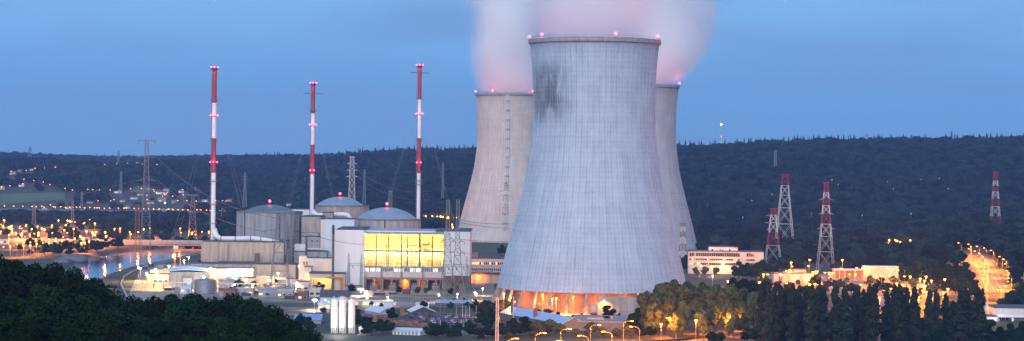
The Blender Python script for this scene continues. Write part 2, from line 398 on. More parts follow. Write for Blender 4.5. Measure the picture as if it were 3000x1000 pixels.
for k in range(6):
    rnd = random.Random(50 + k); mb = MB()
    if k < 4:
        for j in range(6):
            a = rnd.uniform(0, 6.28); rr = rnd.uniform(.1, .55)
            lump(mb, (rr * math.cos(a), rr * math.sin(a), rnd.uniform(.8, 1.5)), (.5, .5, .42), rnd, 8, 5, .35)
        leaf_cluster(mb, (0, 0, 1.1), (1, 1, .85), 150, .17, rnd, hollow=.55)
        mb.tube((0, 0, -.4), (0, 0, 1), .08, 5)
    else:
        for j in range(5):
            z = .5 + j * .5; r_ = .62 * (1 - j / 5.6)
            n = 9; vs = [(math.cos(2 * PI * i / n) * r_ * rnd.uniform(.7, 1.2), math.sin(2 * PI * i / n) * r_ * rnd.uniform(.7, 1.2), z - rnd.uniform(0, .25)) for i in range(n)] + [(0, 0, z + .85)]
            mb.add(vs, [(i, (i + 1) % n, n) for i in range(n)])
        mb.tube((0, 0, -.4), (0, 0, 2.6), .07, 5)
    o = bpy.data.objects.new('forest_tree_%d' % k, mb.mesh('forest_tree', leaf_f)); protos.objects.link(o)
def forest_group(pick):
    g = bpy.data.node_groups.new('forest_scatter', 'GeometryNodeTree')
    g.interface.new_socket('Geometry', in_out='INPUT', socket_type='NodeSocketGeometry'); g.interface.new_socket('Geometry', in_out='OUTPUT', socket_type='NodeSocketGeometry')
    a = N(g, 'NodeGroupInput'); z = N(g, 'NodeGroupOutput')
    ci = N(g, 'GeometryNodeCollectionInfo'); ci.inputs['Collection'].default_value = protos
    ci.inputs['Separate Children'].default_value = True; ci.inputs['Reset Children'].default_value = True
    ip = N(g, 'GeometryNodeInstanceOnPoints'); ip.inputs['Pick Instance'].default_value = True
    na = []
    for nm, ty in (('kind', 'INT'), ('turn', 'FLOAT_VECTOR'), ('size', 'FLOAT_VECTOR')):
        q = N(g, 'GeometryNodeInputNamedAttribute'); q.data_type = ty; q.inputs['Name'].default_value = nm; na.append(q)
    g.links.new(a.outputs[0], ip.inputs['Points']); g.links.new(ci.outputs[0], ip.inputs['Instance'])
    g.links.new(na[0].outputs['Attribute'], ip.inputs['Instance Index'])
    g.links.new(na[1].outputs['Attribute'], ip.inputs['Rotation']); g.links.new(na[2].outputs['Attribute'], ip.inputs['Scale'])
    g.links.new(ip.outputs[0], z.inputs[0])
    return g
FG = forest_group(0)
def forest(name, label, X, Y, S, K, rng):
    Z = terrain(X, Y)
    me = bpy.data.meshes.new(name); me.vertices.add(len(X))
    me.vertices.foreach_set('co', np.stack([X, Y, Z], -1).astype(np.float32).ravel())
    a = me.attributes.new('kind', 'INT', 'POINT'); a.data.foreach_set('value', K.astype(np.int32))
    a = me.attributes.new('turn', 'FLOAT_VECTOR', 'POINT'); a.data.foreach_set('vector', np.stack([X * 0, X * 0, rng.uniform(0, 6.28, len(X))], -1).astype(np.float32).ravel())
    a = me.attributes.new('size', 'FLOAT_VECTOR', 'POINT'); a.data.foreach_set('vector', S.astype(np.float32).ravel())
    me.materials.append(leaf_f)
    o = link(name, me); md = o.modifiers.new('trees', 'NODES'); md.node_group = FG
    o['kind'] = 'stuff'; o['label'] = label
    return o
def seen_px(X, Y): 
    return CX + F * X / Y
rng = np.random.default_rng(5)
def scatter(x0, x1, y0, y1, step):
    nx = int((x1 - x0) / step); ny = int((y1 - y0) / step)
    gx, gy = np.meshgrid(np.linspace(x0, x1, nx), np.linspace(y0, y1, ny))
    gx = gx + rng.uniform(-.45, .45, gx.shape) * step; gy = gy + rng.uniform(-.45, .45, gy.shape) * step
    return gx.ravel(), gy.ravel()
def keep_out(X, Y, extra=4):
    ok = np.ones(X.shape, bool)
    for p in PATCH: ok &= poly_dist(X, Y, p) < -extra
    return ok
TOWERS = [(1735, 1300.0), (1493, 2370.0), (1863, 2063.0)]
def clear_sight(X, Y, S):
    """fell the trees that would stand before a lamp, a house or a meadow that the valley can see"""
    Z = terrain(X, Y); px0, pyb = unproj(X, Y, Z); px1, pyt = unproj(X, Y, Z + 1.95 * S[:, 2]); hw = S[:, 0] * .85 * F / Y
    keep = np.ones(len(X), bool)
    for a, b, D, r in SIGHT:
        keep &= ~((np.abs(px0 - a) < hw + r) & (Y < D + 3) & (pyt < b + 2) & (pyb > b - 3))
    return keep
def make_woods():
    # hills behind: one mass of crowns
    X, Y = scatter(-1750, 1750, 1750, 6700, 13.5)
    px = seen_px(X, Y); ok = (px > -160) & (px < 3160)
    lim = np.interp(px, [-200, 0, 380, 600, 640, 1240, 1400, 2000, 2050, 2230, 2480, 2650, 2850, 2851, 2965, 2966, 3200],
                    [3480, 3480, 3450, 3350, 2350, 2250, 2700, 2700, 2020, 1900, 1900, 1800, 1800, 2150, 2150, 1750, 1750])
    ok &= (Y > lim) & keep_out(X, Y)
    # glades of the left village: thinner wood
    thin = (px < 680) & (Y > 3350) & (Y < 3900)
    ok &= ~(thin & (rng.uniform(0, 1, X.shape) < .45))
    yr = np.interp(px, [0, 650, 950, 1300, 1800, 3000], [6600, 6300, 4800, 4600, 4300, 4200])
    ok &= Y < yr + 60
    # far side, never seen between the near hill and its own foot
    ok &= ~((Y > 4450) & (Y < 5300) & (px < 560))
    X, Y = X[ok], Y[ok]; px = px[ok]; yr = yr[ok]
    s = rng.uniform(6.2, 10.5, len(X)); S = np.stack([s * rng.uniform(.85, 1.2, len(X)), s * rng.uniform(.85, 1.2, len(X)), s * rng.uniform(.65, 1.05, len(X))], -1)
    K = rng.integers(0, 4, len(X)); 
    c = (rng.uniform(0, 1, len(X)) < np.where((yr - Y < 260) & (px > 700), .22, .04)); K[c] = rng.integers(4, 6, c.sum()); S[c] = np.stack([s[c] * .62, s[c] * .62, s[c] * .8], -1)
    k = clear_sight(X, Y, S); X, Y, S, K = X[k], Y[k], S[k], K[k]
    forest('hillside_forest', 'dark blue-green wood covering the long hills behind the plant', X, Y, S, K, rng)
    n1 = len(X)
    # low wood on the valley floor at the left
    X, Y = scatter(-800, -230, 2440, 3330, 12)
    px = seen_px(X, Y); ok = (px > -100) & (px < 640) & keep_out(X, Y) & (Y < 3060) & ((Y > 2760) | ((px > 330) & (Y > 2560)))
    X, Y = X[ok], Y[ok]; s = rng.uniform(5, 8, len(X)); S = np.stack([s, s, s * .85], -1)
    k = clear_sight(X, Y, S); X, Y, S = X[k], Y[k], S[k]
    forest('valley_wood', 'dark low wood on the valley floor beyond the orange lit town', X, Y, S, rng.integers(0, 4, len(X)), rng)
    # right: slope on both sides of the highway
    X, Y = scatter(430, 900, 1480, 2200, 11)
    px = seen_px(X, Y); ok = (px < 3120) & keep_out(X, Y, 5) & (((px > 2655) & (px < 2850) & (Y > 1545)) | ((px > 2935) & (Y > 1420) & (Y < 1770)) | ((px > 2890) & (px < 2975) & (Y > 1790)) | ((px > 2560) & (px < 2700) & (Y > 1760)))
    X, Y = X[ok], Y[ok]; s = rng.uniform(5, 8.5, len(X)); S = np.stack([s, s, s * .95], -1)
    k = clear_sight(X, Y, S); X, Y, S = X[k], Y[k], S[k]
    forest('roadside_wood', 'dark bushy wood on both banks of the climbing highway', X, Y, S, rng.integers(0, 4, len(X)), rng)
    return n1
# ------------------------------------------------------------------ haze
def volume_mat(name, c, d, aniso=0.0):
    m = bpy.data.materials.new(name); m.use_nodes = True; t = m.node_tree; t.nodes.clear()
    o = N(t, 'ShaderNodeOutputMaterial'); v = N(t, 'ShaderNodeVolumePrincipled')
    v.inputs['Color'].default_value = (*c, 1); v.inputs['Density'].default_value = d; v.inputs['Anisotropy'].default_value = aniso
    t.links.new(v.outputs[0], o.inputs['Volume'])
    return m, t, v
mb = MB(); mb.box(-2600, 2600, -600, 7600, -12, 330)
hz = mb.build('haze', volume_mat('evening_haze', (.29, .50, 1.0), 5.5e-5)[0]); struct(hz, 'stuff', 'thin blue evening haze over the valley')
# ------------------------------------------------------------------ cooling towers
PROF = [(157.6, 38.1), (152, 37.5), (146.8, 37.0), (138.7, 36.4), (127, 36.0), (116.4, 35.9), (105, 36.4), (95.2, 37.3), (86, 38.5), (78, 39.8), (66, 42.4), (55, 45.3), (44, 48.2), (34, 50.9), (24, 53.5), (14.6, 55.8), (12.5, 56.3)]
def shell_mat(name, c, stain, nv=136):
    m = bpy.data.materials.new(name); m.use_nodes = True; t = m.node_tree; b = t.nodes['Principled BSDF']
    b.inputs['Roughness'].default_value = .85; b.inputs['Specular IOR Level'].default_value = .2
    L = t.links.new
    def mth(op, a, b_=None, c_=None):
        n = N(t, 'ShaderNodeMath', operation=op)
        for i, x in enumerate((a, b_, c_)):
            if x is None: continue
            if isinstance(x, (int, float)): n.inputs[i].default_value = x
            else: L(x, n.inputs[i])
        return n.outputs[0]
    def rng_(x, a0, a1, b0, b1, smooth=True):
        n = N(t, 'ShaderNodeMapRange'); n.interpolation_type = 'SMOOTHSTEP' if smooth else 'LINEAR'
        L(x, n.inputs[0])
        for i, q in enumerate((a0, a1, b0, b1)): n.inputs[i + 1].default_value = q
        return n.outputs[0]
    tcn = N(t, 'ShaderNodeTexCoord'); sp = N(t, 'ShaderNodeSeparateXYZ'); L(tcn.outputs['Object'], sp.inputs[0])
    x, y, z = sp.outputs
    th = mth('ARCTAN2', x, mth('MULTIPLY', y, -1.0))
    def noise(kx, kz, detail=5, rough=.6, off=0.0):
        cb = N(t, 'ShaderNodeCombineXYZ'); L(mth('MULTIPLY', th, kx), cb.inputs[0]); L(mth('MULTIPLY', z, kz), cb.inputs[1]); cb.inputs[2].default_value = off
        n = N(t, 'ShaderNodeTexNoise'); n.inputs['Scale'].default_value = 1; n.inputs['Detail'].default_value = detail; n.inputs['Roughness'].default_value = rough
        L(cb.outputs[0], n.inputs[0]); return n.outputs[0]
    def lines(coord, per, wd):
        f = mth('ABSOLUTE', mth('SUBTRACT', mth('FRACT', mth('MULTIPLY', coord, 1 / per)), .5))
        return rng_(f, .5 - wd, .5, 0, 1)
    v1 = lines(th, 2 * PI / nv, .13); h1 = lines(z, 2.9, .16)
    big = noise(5, .045); streak = noise(58, .05, 6, .7); fine = noise(30, 1.1, 6, .7, 3.0); band = noise(1.5, .16, 4, .6, 7.0)
    tone = mth('ADD', rng_(big, .3, .7, .92, 1.06), rng_(fine, .3, .7, -.05, .05))
    tone = mth('ADD', tone, rng_(streak, .32, .7, -.09, .07))
    tone = mth('ADD', tone, rng_(band, .3, .7, -.04, .05))
    grid = mth('ADD', mth('MULTIPLY', v1, .14), mth('MULTIPLY', h1, .075))
    grid = mth('MULTIPLY', grid, rng_(big, .3, .75, 1.35, .55))
    tone = mth('SUBTRACT', tone, grid)
    # wet streaks low on the shell and short dark drips
    drip = mth('MULTIPLY', rng_(noise(44, .028, 5, .7, 5.0), .55, .72, 0, .30), rng_(z, 12, 60, 1, .15))
    tone = mth('SUBTRACT', tone, drip)
    spots = mth('MULTIPLY', rng_(noise(46, .11, 2, .5, 9.0), .70, .76, 0, .35), rng_(z, 86, 120, 0, 1))
    tone = mth('SUBTRACT', tone, spots)
    if stain:
        a = mth('MULTIPLY', rng_(th, -1.75, -1.02, 0, 1), rng_(th, -.74, -.26, 1, 0))
        k = mth('MULTIPLY', rng_(z, 104, 120, 0, 1), rng_(z, 136, 151, 1, 0))
        wob = rng_(noise(9, .05, 4, .6, 2.0), .26, .52, 0, 1)
        s_ = mth('MULTIPLY', mth('MULTIPLY', a, k), mth('MULTIPLY', wob, rng_(streak, .36, .62, .5, 1)))
        tone = mth('SUBTRACT', tone, mth('MULTIPLY', s_, .66))
    top = rng_(z, 146, 158, 0, .16); tone = mth('SUBTRACT', tone, mth('MULTIPLY', top, rng_(streak, .3, .7, .4, 1.2)))
    tone = mth('MAXIMUM', tone, .16)
    mx = N(t, 'ShaderNodeVectorMath', operation='SCALE'); mx.inputs[0].default_value = c; L(tone, mx.inputs['Scale'])
    L(mx.outputs[0], b.inputs['Base Color'])
    return m
shell_f = shell_mat('weathered_shell_concrete', (.385, .47, .575), True)
shell_l = shell_mat('warmlit_shell_concrete', (.56, .49, .45), False, 120)  # warm glow of the plant's lamps is put into this shell colour
shell_r = shell_mat('grey_shell_concrete', (.40, .40, .43), False, 120)
rim_m = M('dark_rim_concrete', (.26, .26, .27), var=.3, scale=.4)
leg_m = M('leg_concrete', (.30, .26, .23), var=.25, scale=.4)
def cooling_tower(label, px, D, mat, lights, ladder=None, nleg=34):
    o0 = P(px, 800, D); t = thing('cooling_tower', label, 'cooling tower', (o0.x, D, 0), group='cooling towers of the plant')
    full = PROF; mb = MB()
    mb.lathe([(r, z) for z, r in full][::-1], 128)
    mb.lathe([(r - .55, z) for z, r in full], 128)                       # inside of the shell
    mb.lathe([(full[-1][1] - .55, 12.5), (full[-1][1], 12.5)], 128)
    mb.build('shell', mat, t, smooth=True)
    mb = MB()                                                           # upright ribs cast on the shell
    nr = 68
    for k in range(nr):
        a = 2 * PI * (k + .5) / nr; da = .24
        vs = []
        for z, r in full:
            for s_, rr in ((-1, r - .05), (-1, r + .28), (1, r + .28), (1, r - .05)):
                q = s_ * da / r
                vs.append((rr * math.cos(a + q), rr * math.sin(a + q), z))
        fs = []
        for i in range(len(full) - 1):
            for j in range(3): fs.append((i * 4 + j, i * 4 + j + 1, i * 4 + j + 5, i * 4 + j + 4))
        mb.add(vs, fs)
    struct(mb.build('ribs', mat, t), 'stuff')
    mb = MB(); mb.lathe([(38.05, 156.3), (39.4, 156.9), (39.4, 159.2), (38.9, 159.4), (37.2, 159.4), (37.2, 156.3)], 128)
    mb.build('rim', rim_m, t)
    mb = MB()
    for k in range(64):
        a = 2 * PI * k / 64; mb.tube((38.9 * math.cos(a), 38.9 * math.sin(a), 159.4), (38.9 * math.cos(a), 38.9 * math.sin(a), 160.5), .06, 4)
    mb.lathe([(38.86, 160.45), (38.94, 160.45), (38.94, 160.58), (38.86, 160.58)], 96); mb.build('railing', steel, t)
    lm = None
    for k in range(nleg):
        a = 2 * PI * (k + .5) / nleg - PI / 2
        if lm is None:
            mb = MB(); vs = []
            for z, r, d, w_ in ((13.1, 55.6, 1.6, .55), (0, 60.2, 2.3, .75)):
                vs += [(r - d / 2, -w_, z), (r + d / 2, -w_, z), (r + d / 2, w_, z), (r - d / 2, w_, z)]
            mb.add(vs, [(0, 1, 2, 3), (7, 6, 5, 4), (0, 4, 5, 1), (1, 5, 6, 2), (2, 6, 7, 3), (3, 7, 4, 0)]); lm = mb.mesh('leg', leg_m)
        link('leg', lm, t, rz=a)
    mb = MB(); mb.lathe([(62, 0), (62, 1.1), (61.2, 1.1), (61.2, 0)], 96); mb.build('basin_kerb', conc, t)
    mb = MB(); mb.lathe([(50, 0.05), (50, 13.2), (54.9, 13.4)], 96); mb.build('fill_wall', M('fill_panels', (.22, .17, .14), var=.3, scale=.5), t)
    if D > 1500:
        mb = MB(); mb.lathe([(62, 1.1), (61.6, 1.2), (57.2, 12.6)], 96); mb.build('screen_skirt', mat, t)
    for a in lights:                                                   # angle seen from the camera side, 0 = nearest point
        mb = MB(); q = (38.9 * math.sin(a), -38.9 * math.cos(a), 159.4)
        mb.tube(q, (q[0], q[1], 160.7), .16, 6)
        lp = mb.build('lamp_post', steel, t)
        mb = MB(); mb.lathe([(0, 160.6), (.62, 160.75), (.75, 161.3), (.5, 161.9), (0, 162.1)], 8, c=(q[0], q[1])); mb.build('aviation_light', bulb_r, lp)
        point(lp, (q[0], q[1] - .2, 163.2), 1000 if D < 1500 else 2600, RED, .6)
    if ladder is not None:
        mb = MB(); lad = []
        for z, r in full:
            lad.append((z, r + .5))
        for s_ in (-1.25, 1.25):
            mb.path([((r) * math.sin(ladder) + s_, -r * math.cos(ladder) - .3, z) for z, r in lad], .55, 4)
        zz = 14.0
        zs = [z for z, r in lad][::-1]; rs = [r for z, r in lad][::-1]
        while zz < 157:
            r = np.interp(zz, zs, rs); q = Vector((r * math.sin(ladder), -r * math.cos(ladder) - .45, zz))
            mb.box(q.x - 1.3, q.x + 1.3, q.y - .25, q.y + .1, q.z, q.z + 1.5); zz += 2.2
        sc_ = mb.build('ladder_cage', M('ladder_paint', (.60, .56, .52), var=.1), t)
        for zz in range(20, 157, 10):
            r = np.interp(zz, zs, rs); q = Vector((r * math.sin(ladder), -r * math.cos(ladder) - .45, zz))
            mb = MB(); mb.box(q.x - 2, q.x + 2, q.y - 1, q.y, q.z, q.z + .9); mb.build('landing', steel, sc_)
    return t
ct = cooling_tower('tall front cooling tower with a dark stain near its top', 1735, 1300.0, shell_f, [-.95, .28, 1.22, 2.4, -2.2, 3.3, -1.7])
cooling_tower('left rear cooling tower with a pale ladder up its warm-lit grey shell', 1493, 2370.0, shell_l, [-1.45, -.55, .62, 2.6], ladder=-.10)
cooling_tower('right rear cooling tower in cool grey, mostly behind the front one', 1863, 2063.0, shell_r, [1.42, .1, 2.6, -2])
# ------------------------------------------------------------------ steam
def plume(label, px, D, drift, grow, h, dens, seed):
    o0 = P(px, 800, D)
    m, t, v = volume_mat('steam_%d' % seed, (.992, .998, 1.0), 0.0, .15)
    L = t.links.new
    def mth(op, a, b_=None):
        n = N(t, 'ShaderNodeMath', operation=op)
        for i, x in enumerate((a, b_)):
            if x is None: continue
            if isinstance(x, (int, float)): n.inputs[i].default_value = x
            else: L(x, n.inputs[i])
        return n.outputs[0]
    tcn = N(t, 'ShaderNodeTexCoord'); sp = N(t, 'ShaderNodeSeparateXYZ'); L(tcn.outputs['Object'], sp.inputs[0])
    x, y, z = sp.outputs
    zc = mth('MAXIMUM', z, 0.0)
    sat = mth('SUBTRACT', 1.0, mth('POWER', 2.718, mth('MULTIPLY', zc, -1 / 24)))
    dx = mth('SUBTRACT', x, mth('MULTIPLY', sat, drift))
    rad = mth('ADD', mth('MULTIPLY', sat, grow), 35.5)
    r = mth('DIVIDE', mth('SQRT', mth('ADD', mth('MULTIPLY', dx, dx), mth('MULTIPLY', y, y))), rad)
    nz = N(t, 'ShaderNodeTexNoise'); nz.inputs['Scale'].default_value = .018; nz.inputs['Detail'].default_value = 5; nz.inputs['Roughness'].default_value = .55
    mp = N(t, 'ShaderNodeMapping'); mp.inputs['Location'].default_value = (seed * 31, seed * 17, 0); mp.inputs['Scale'].default_value = (1, 1, .55)
    L(tcn.outputs['Object'], mp.inputs[0]); L(mp.outputs[0], nz.inputs[0])
    rr = mth('ADD', r, mth('MULTIPLY', mth('SUBTRACT', nz.outputs[0], .5), mth('MINIMUM', mth('MULTIPLY', zc, .035), 1.7)))
    n = N(t, 'ShaderNodeMapRange'); n.interpolation_type = 'SMOOTHSTEP'; L(rr, n.inputs[0])
    n.inputs[1].default_value = .15; n.inputs[2].default_value = 1.0; n.inputs[3].default_value = dens; n.inputs[4].default_value = 0
    L(n.outputs[0], v.inputs['Density'])
    mb = MB(); prof = []
    nseg = 28; vs = []; n_ = 22
    zs = [-4 + (h + 4) * i / (n_ - 1) for i in range(n_)]
    for zz in zs:
        q = max(zz, 0); u_ = 1 - math.exp(-q / 24); R = 36.5 if zz < .5 else (35.5 + grow * u_) * 1.42; c = drift * u_
        vs += [(c + R * math.cos(2 * PI * k / nseg), R * math.sin(2 * PI * k / nseg), zz) for k in range(nseg)]
    fs = [(i * nseg + k, i * nseg + (k + 1) % nseg, (i + 1) * nseg + (k + 1) % nseg, (i + 1) * nseg + k) for i in range(n_ - 1) for k in range(nseg)]
    fs += [tuple(range(nseg - 1, -1, -1)), tuple(range((n_ - 1) * nseg, n_ * nseg))]
    mb.add(vs, fs)
    o = mb.build('steam_plume', m, None, loc=(o0.x, D, 158.5)); struct(o, 'stuff', label)
plume('pale steam rising from the tall front cooling tower', 1735, 1300.0, 0, 16, 90, .10, 1)
plume('pinkish steam rising from the left rear cooling tower', 1493, 2370.0, -3, 20, 130, .10, 2)
plume('pinkish steam rising and spreading from the right rear cooling tower', 1863, 2063.0, 20, 30, 130, .08, 3)
# precast screen before the front tower's right foot
o0 = P(1730, 862, 1222); x1 = P(1925, 862, 1226).x
sw = thing('screen_wall', 'long grey concrete screen wall at the foot of the front cooling tower', 'wall', (o0.x, 1222, 0))
Lw = x1 - o0.x; npn = 9
for i in range(npn):
    for j in range(3):
        a, b_ = i * Lw / npn, (i + 1) * Lw / npn
        if i == 0 and j == 2: continue
        mb = MB(); mb.box(a + .06, b_ - .06, 0, .4, j * 4.05 + .03, j * 4.05 + 3.99); mb.build('panel', conc_g, sw)
mb = MB(); mb.box(0, Lw, .12, .3, 0, 8); mb.box(Lw / npn, Lw, .12, .3, 8, 12.1)
for i in range(npn + 1): mb.box(i * Lw / npn - .15, i * Lw / npn + .15, -.15, .5, 0, 12.3 if i else 8.2)
mb.build('frame', conc_d, sw)
# ------------------------------------------------------------------ stacks
def chimney(label, xb, xt, yt, yb, D, bands, rpx, plats, lights, whisk=None, r_up=1.0):
    """bands: list of (y_bottom, material) from the top down; all in photograph rows"""
    tp = P(xt, yt, D); z0 = P(xb, yb, D).z; x_ = P((xt + xb) / 2, (yt + yb) / 2, D).x
    zz = lambda y: P((xt + xb) / 2, y, D).z
    t = thing('chimney', label, 'chimney', (x_, D, z0), group='red and white ringed chimneys')
    r = rpx * D / F; ya = zz(yt)
    for yb_, m in bands:
        yb2 = zz(yb_); mb = MB()
        k = (r * r_up if yb_ < bands[-2][0] else r)
        mb.lathe([(k, yb2 - z0), (k, ya - z0)], 28); mb.disc(k, ya - z0, 28)
        mb.build('shaft_section', m, t, smooth=False); ya = yb2
    for y in plats:
        z = zz(y) - z0; mb = MB(); mb.lathe([(r * .98, z - .3), (r + 1.25, z), (r + 1.25, z + .2), (r * .98, z + .2)], 24)
        for k in range(16):
            a = 2 * PI * k / 16; mb.tube(((r + 1.2) * math.cos(a), (r + 1.2) * math.sin(a), z + .2), ((r + 1.2) * math.cos(a), (r + 1.2) * math.sin(a), z + 1.3), .05, 4)
        mb.lathe([(r + 1.17, z + 1.25), (r + 1.25, z + 1.25), (r + 1.25, z + 1.35), (r + 1.17, z + 1.35)], 24)
        mb.build('platform', dark if y < plats[0] + 1 else steel, t)
    mb = MB(); mb.tube((-r - .45, -.3, 0), (-r - .45, -.3, zz(yt) - z0 - 2), .16, 4); mb.tube((-r - .45, .5, 0), (-r - .45, .5, zz(yt) - z0 - 2), .16, 4)
    for k in range(0, int(zz(yt) - z0 - 3), 2): mb.box(-r - .55, -r - .35, -.3, .5, k, k + .15)
    mb.build('ladder', steel, t)
    for y, n, e in lights:
        z = zz(y) - z0
        mb = MB(); mb.lathe([(r, z - .35), (r + .9, z - .3), (r + .9, z - .1), (r, z - .05)], 24); hp = mb.build('lamp_ring', dark, t)
        for k in range(n):
            a = -PI / 2 + (k - (n - 1) / 2) * (1.25 if n < 4 else .9); q = ((r + .95) * math.cos(a), (r + .95) * math.sin(a), z + .35)
            mb = MB(); mb.lathe([(0, z), (.42, z + .1), (.48, z + .45), (.3, z + .8), (0, z + .9)], 8, c=q[:2]); mb.build('aviation_light', bulb_r, hp)
        point(hp, (0, -r - 3.0, z + .6), e, RED, .5)
    if whisk:
        y, hw = whisk; z = zz(y) - z0; mb = MB(); wd = hw * D / F
        mb.tube((-wd, 0, z), (wd, 0, z - .4), .22, 5); mb.tube((0, -wd, z), (0, wd, z), .22, 5); mb.build('sensor_boom', dark, t)
    for a, dx, y0 in ((-1, -38, 300), (1, 38, 300)):
        pass
    return t, x_, r, zz
def guys(t, x_, D, zt, dz, sp, z0):
    for s_ in (-1, 1):
        for dy in (-1, 1):
            mb = MB(); pts = []
            for i in range(9):
                u = i / 8; pts.append((s_ * (1.2 + sp * u), dy * sp * .6 * u, (zt - z0) - dz * u - 4.0 * math.sin(PI * u)))
            mb.path(pts, .05, 4); mb.build('guy_wire', steel, t)
W_, Rd = wht, red
c1, cx1, cr1, zz1 = chimney('leftmost red and white chimney with three rings of red lamps', 624, 629, 199, 705, 1585, [(302, Rd), (405, W_), (507, Rd), (705, W_)], 6.6, [204, 294, 411, 532, 600, 655], [(199, 3, 600), (340, 3, 250), (477, 3, 250)])
guys(c1, cx1, 1585, zz1(300), 150, 42, zz1(705))
c2, cx2, cr2, zz2 = chimney('middle red and white chimney, the shortest of the three', 914, 918, 243, 640, 1700, [(333, Rd), (424, W_), (511, Rd), (640, W_)], 5.6, [249, 325], [(245, 3, 600), (367, 3, 250), (501, 2, 250)], (274, 27))
guys(c2, cx2, 1700, zz2(330), 140, 34, zz2(640))
c3, cx3, cr3, zz3 = chimney('right red and white chimney nearest the cooling towers', 1226, 1230, 189, 648, 1640, [(292, Rd), (405, W_), (508, Rd), (648, W_)], 5.4, [196, 289, 411, 530, 541], [(193, 3, 600), (335, 3, 250), (478, 2, 250)], (213, 27))
guys(c3, cx3, 1640, zz3(290), 150, 44, zz3(648))
# ------------------------------------------------------------------ buildings
def bld(name, label, cat, x0, x1, yt, D, depth, wall=conc, roof=roof_d, z0=0.0, parapet=.6, group=None, walls=True):
    """a flat-roofed block whose front stands at depth D; returns its Empty, width, height, px->local x, py->local z"""
    xm, ym = (x0 + x1) / 2, yt
    A = P(x0, yt, D); B = P(x1, yt, D); zt = P(xm, yt, D).z
    t = thing(name, label, cat, (A.x, D, z0), group=group)
    Wd = B.x - A.x; H = zt - z0
    lx = lambda px, py=None: P(px, yt if py is None else py, D).x - A.x
    lz = lambda py, px=None: P(xm if px is None else px, py, D).z - z0
    if walls:
        mb = MB(); mb.box(0, Wd, 0, depth, 0, H); mb.build('wall', wall, t)
        mb = MB(); mb.box(-.25, Wd + .25, -.25, depth + .25, H + .002, H + parapet); mb.build('roof', roof, t)
    return t, Wd, H, lx, lz
def window(t, x0, x1, z0, z1, glass=glass_d, frame=None, y=0.0, mull=0, name='window', deep=.12):
    mb = MB(); fw = min(.18, (x1 - x0) * .12)
    mb.box(x0, x1, y - deep, y - .003, z0, z0 + fw); mb.box(x0, x1, y - deep, y - .003, z1 - fw, z1)
    for k in range(mull + 2):
        xc = x0 + fw / 2 + (x1 - x0 - fw) * k / (mull + 1); mb.box(xc - fw / 2, xc + fw / 2, y - deep, y - .003, z0 + fw, z1 - fw)
    o = mb.build(name, frame or steel, t)
    mb = MB(); mb.box(x0 + fw * .5, x1 - fw * .5, y - .06, y - .004, z0 + fw * .5, z1 - fw * .5); mb.build('pane', glass, o)
    return o
def part(name, m, t, x0, x1, y0, y1, z0, z1):
    mb = MB(); mb.box(x0, x1, y0, y1, z0, z1); return mb.build(name, m, t)
def paneled(t, W, H, depth, nx, nz, m, joint=.08, name='wall_panel', core=conc_d, y=0.0, x0=0.0, z0=0.0, th=.25):
    for i in range(nx):
        for j in range(nz):
            a, b = x0 + i * W / nx, x0 + (i + 1) * W / nx; c, d = z0 + j * H / nz, z0 + (j + 1) * H / nz
            mb = MB(); mb.box(a + joint, b - joint, y - th, y - .003, c + joint, d - joint); mb.build(name, m, t)
# --- reactor buildings
def reactor(label, xc, x0, x1, yw, dome_x0, dome_x1, ytop, D, z0, m_wall, m_dome, nside=24, seams=()):
    c = P(xc, yw, D); R = (P(x1, yw, D).x - P(x0, yw, D).x) / 2; zw = c.z - z0
    t = thing('reactor_building', label, 'reactor building', (c.x, D, z0), group='domed reactor buildings')
    mb = MB()
    n = 64; mb.lathe([(R, 0), (R, zw)], n); mb.build('wall', m_wall, t)
    mb = MB(); mb.lathe([(R + .02, zw - .8), (R + .5, zw - .7), (R + .5, zw + .25), (R - .5, zw + .25)], n); mb.build('rim', conc_d, t)
    mb = MB()
    for k in range(nside):
        a = -PI / 2 + 2 * PI * (k + .5) / nside
        q = Vector((math.cos(a), math.sin(a), 0)); p = Vector((-q.y, q.x, 0))
        vs = [q * (R - .1) - p * .35, q * (R + .35) - p * .35, q * (R + .35) + p * .35, q * (R - .1) + p * .35]
        vs += [v + Vector((0, 0, zw - .8)) for v in vs]
        mb.add(vs, [(0, 1, 5, 4), (1, 2, 6, 5), (2, 3, 7, 6), (4, 5, 6, 7)])
    mb.build('buttresses', m_wall, t)['kind'] = 'stuff'
    Rd_ = (P(dome_x1, yw, D).x - P(dome_x0, yw, D).x) / 2; dxc = P((dome_x0 + dome_x1) / 2, yw, D).x - c.x
    hd = P(xc, ytop, D).z - c.z; Rs = (Rd_ * Rd_ + hd * hd) / (2 * hd); mb = MB()
    prof = []
    for i in range(13):
        r = Rd_ * (1 - i / 12); prof.append((max(r, .01), zw + .26 + math.sqrt(Rs * Rs - r * r) - (Rs - hd)))
    mb.lathe(prof, 64, c=(dxc, 0)); mb.build('dome', m_dome, t, smooth=True)
    mb = MB(); 
    for k in range(32):
        a = 2 * PI * k / 32; mb.path([(dxc + r * math.cos(a), r * math.sin(a), z + .02) for r, z in prof[:-2]], .11, 4)
    mb.build('dome_seams', m_dome, t)['kind'] = 'stuff'
    mb = MB(); mb.tube((dxc, 0, zw + hd), (dxc, 0, zw + hd + 2.2), .25, 6); lp = mb.build('lamp_post', steel, t)
    mb = MB(); mb.lathe([(0, zw + hd + 2.2), (.75, zw + hd + 2.3), (.8, zw + hd + 3.2), (.4, zw + hd + 3.8), (0, zw + hd + 3.9)], 8, c=(dxc, 0)); mb.build('aviation_light', bulb_r, lp)
    point(lp, (dxc, -1.5, zw + hd + 5), 200, RED, .5)
    return t, R, zw
r1, R1, z1 = reactor('broad grey reactor building with the dark green dome, left of the three', 790, 696, 886, 620, 718, 862, 601, 1660, 0, conc_g, dome_g)
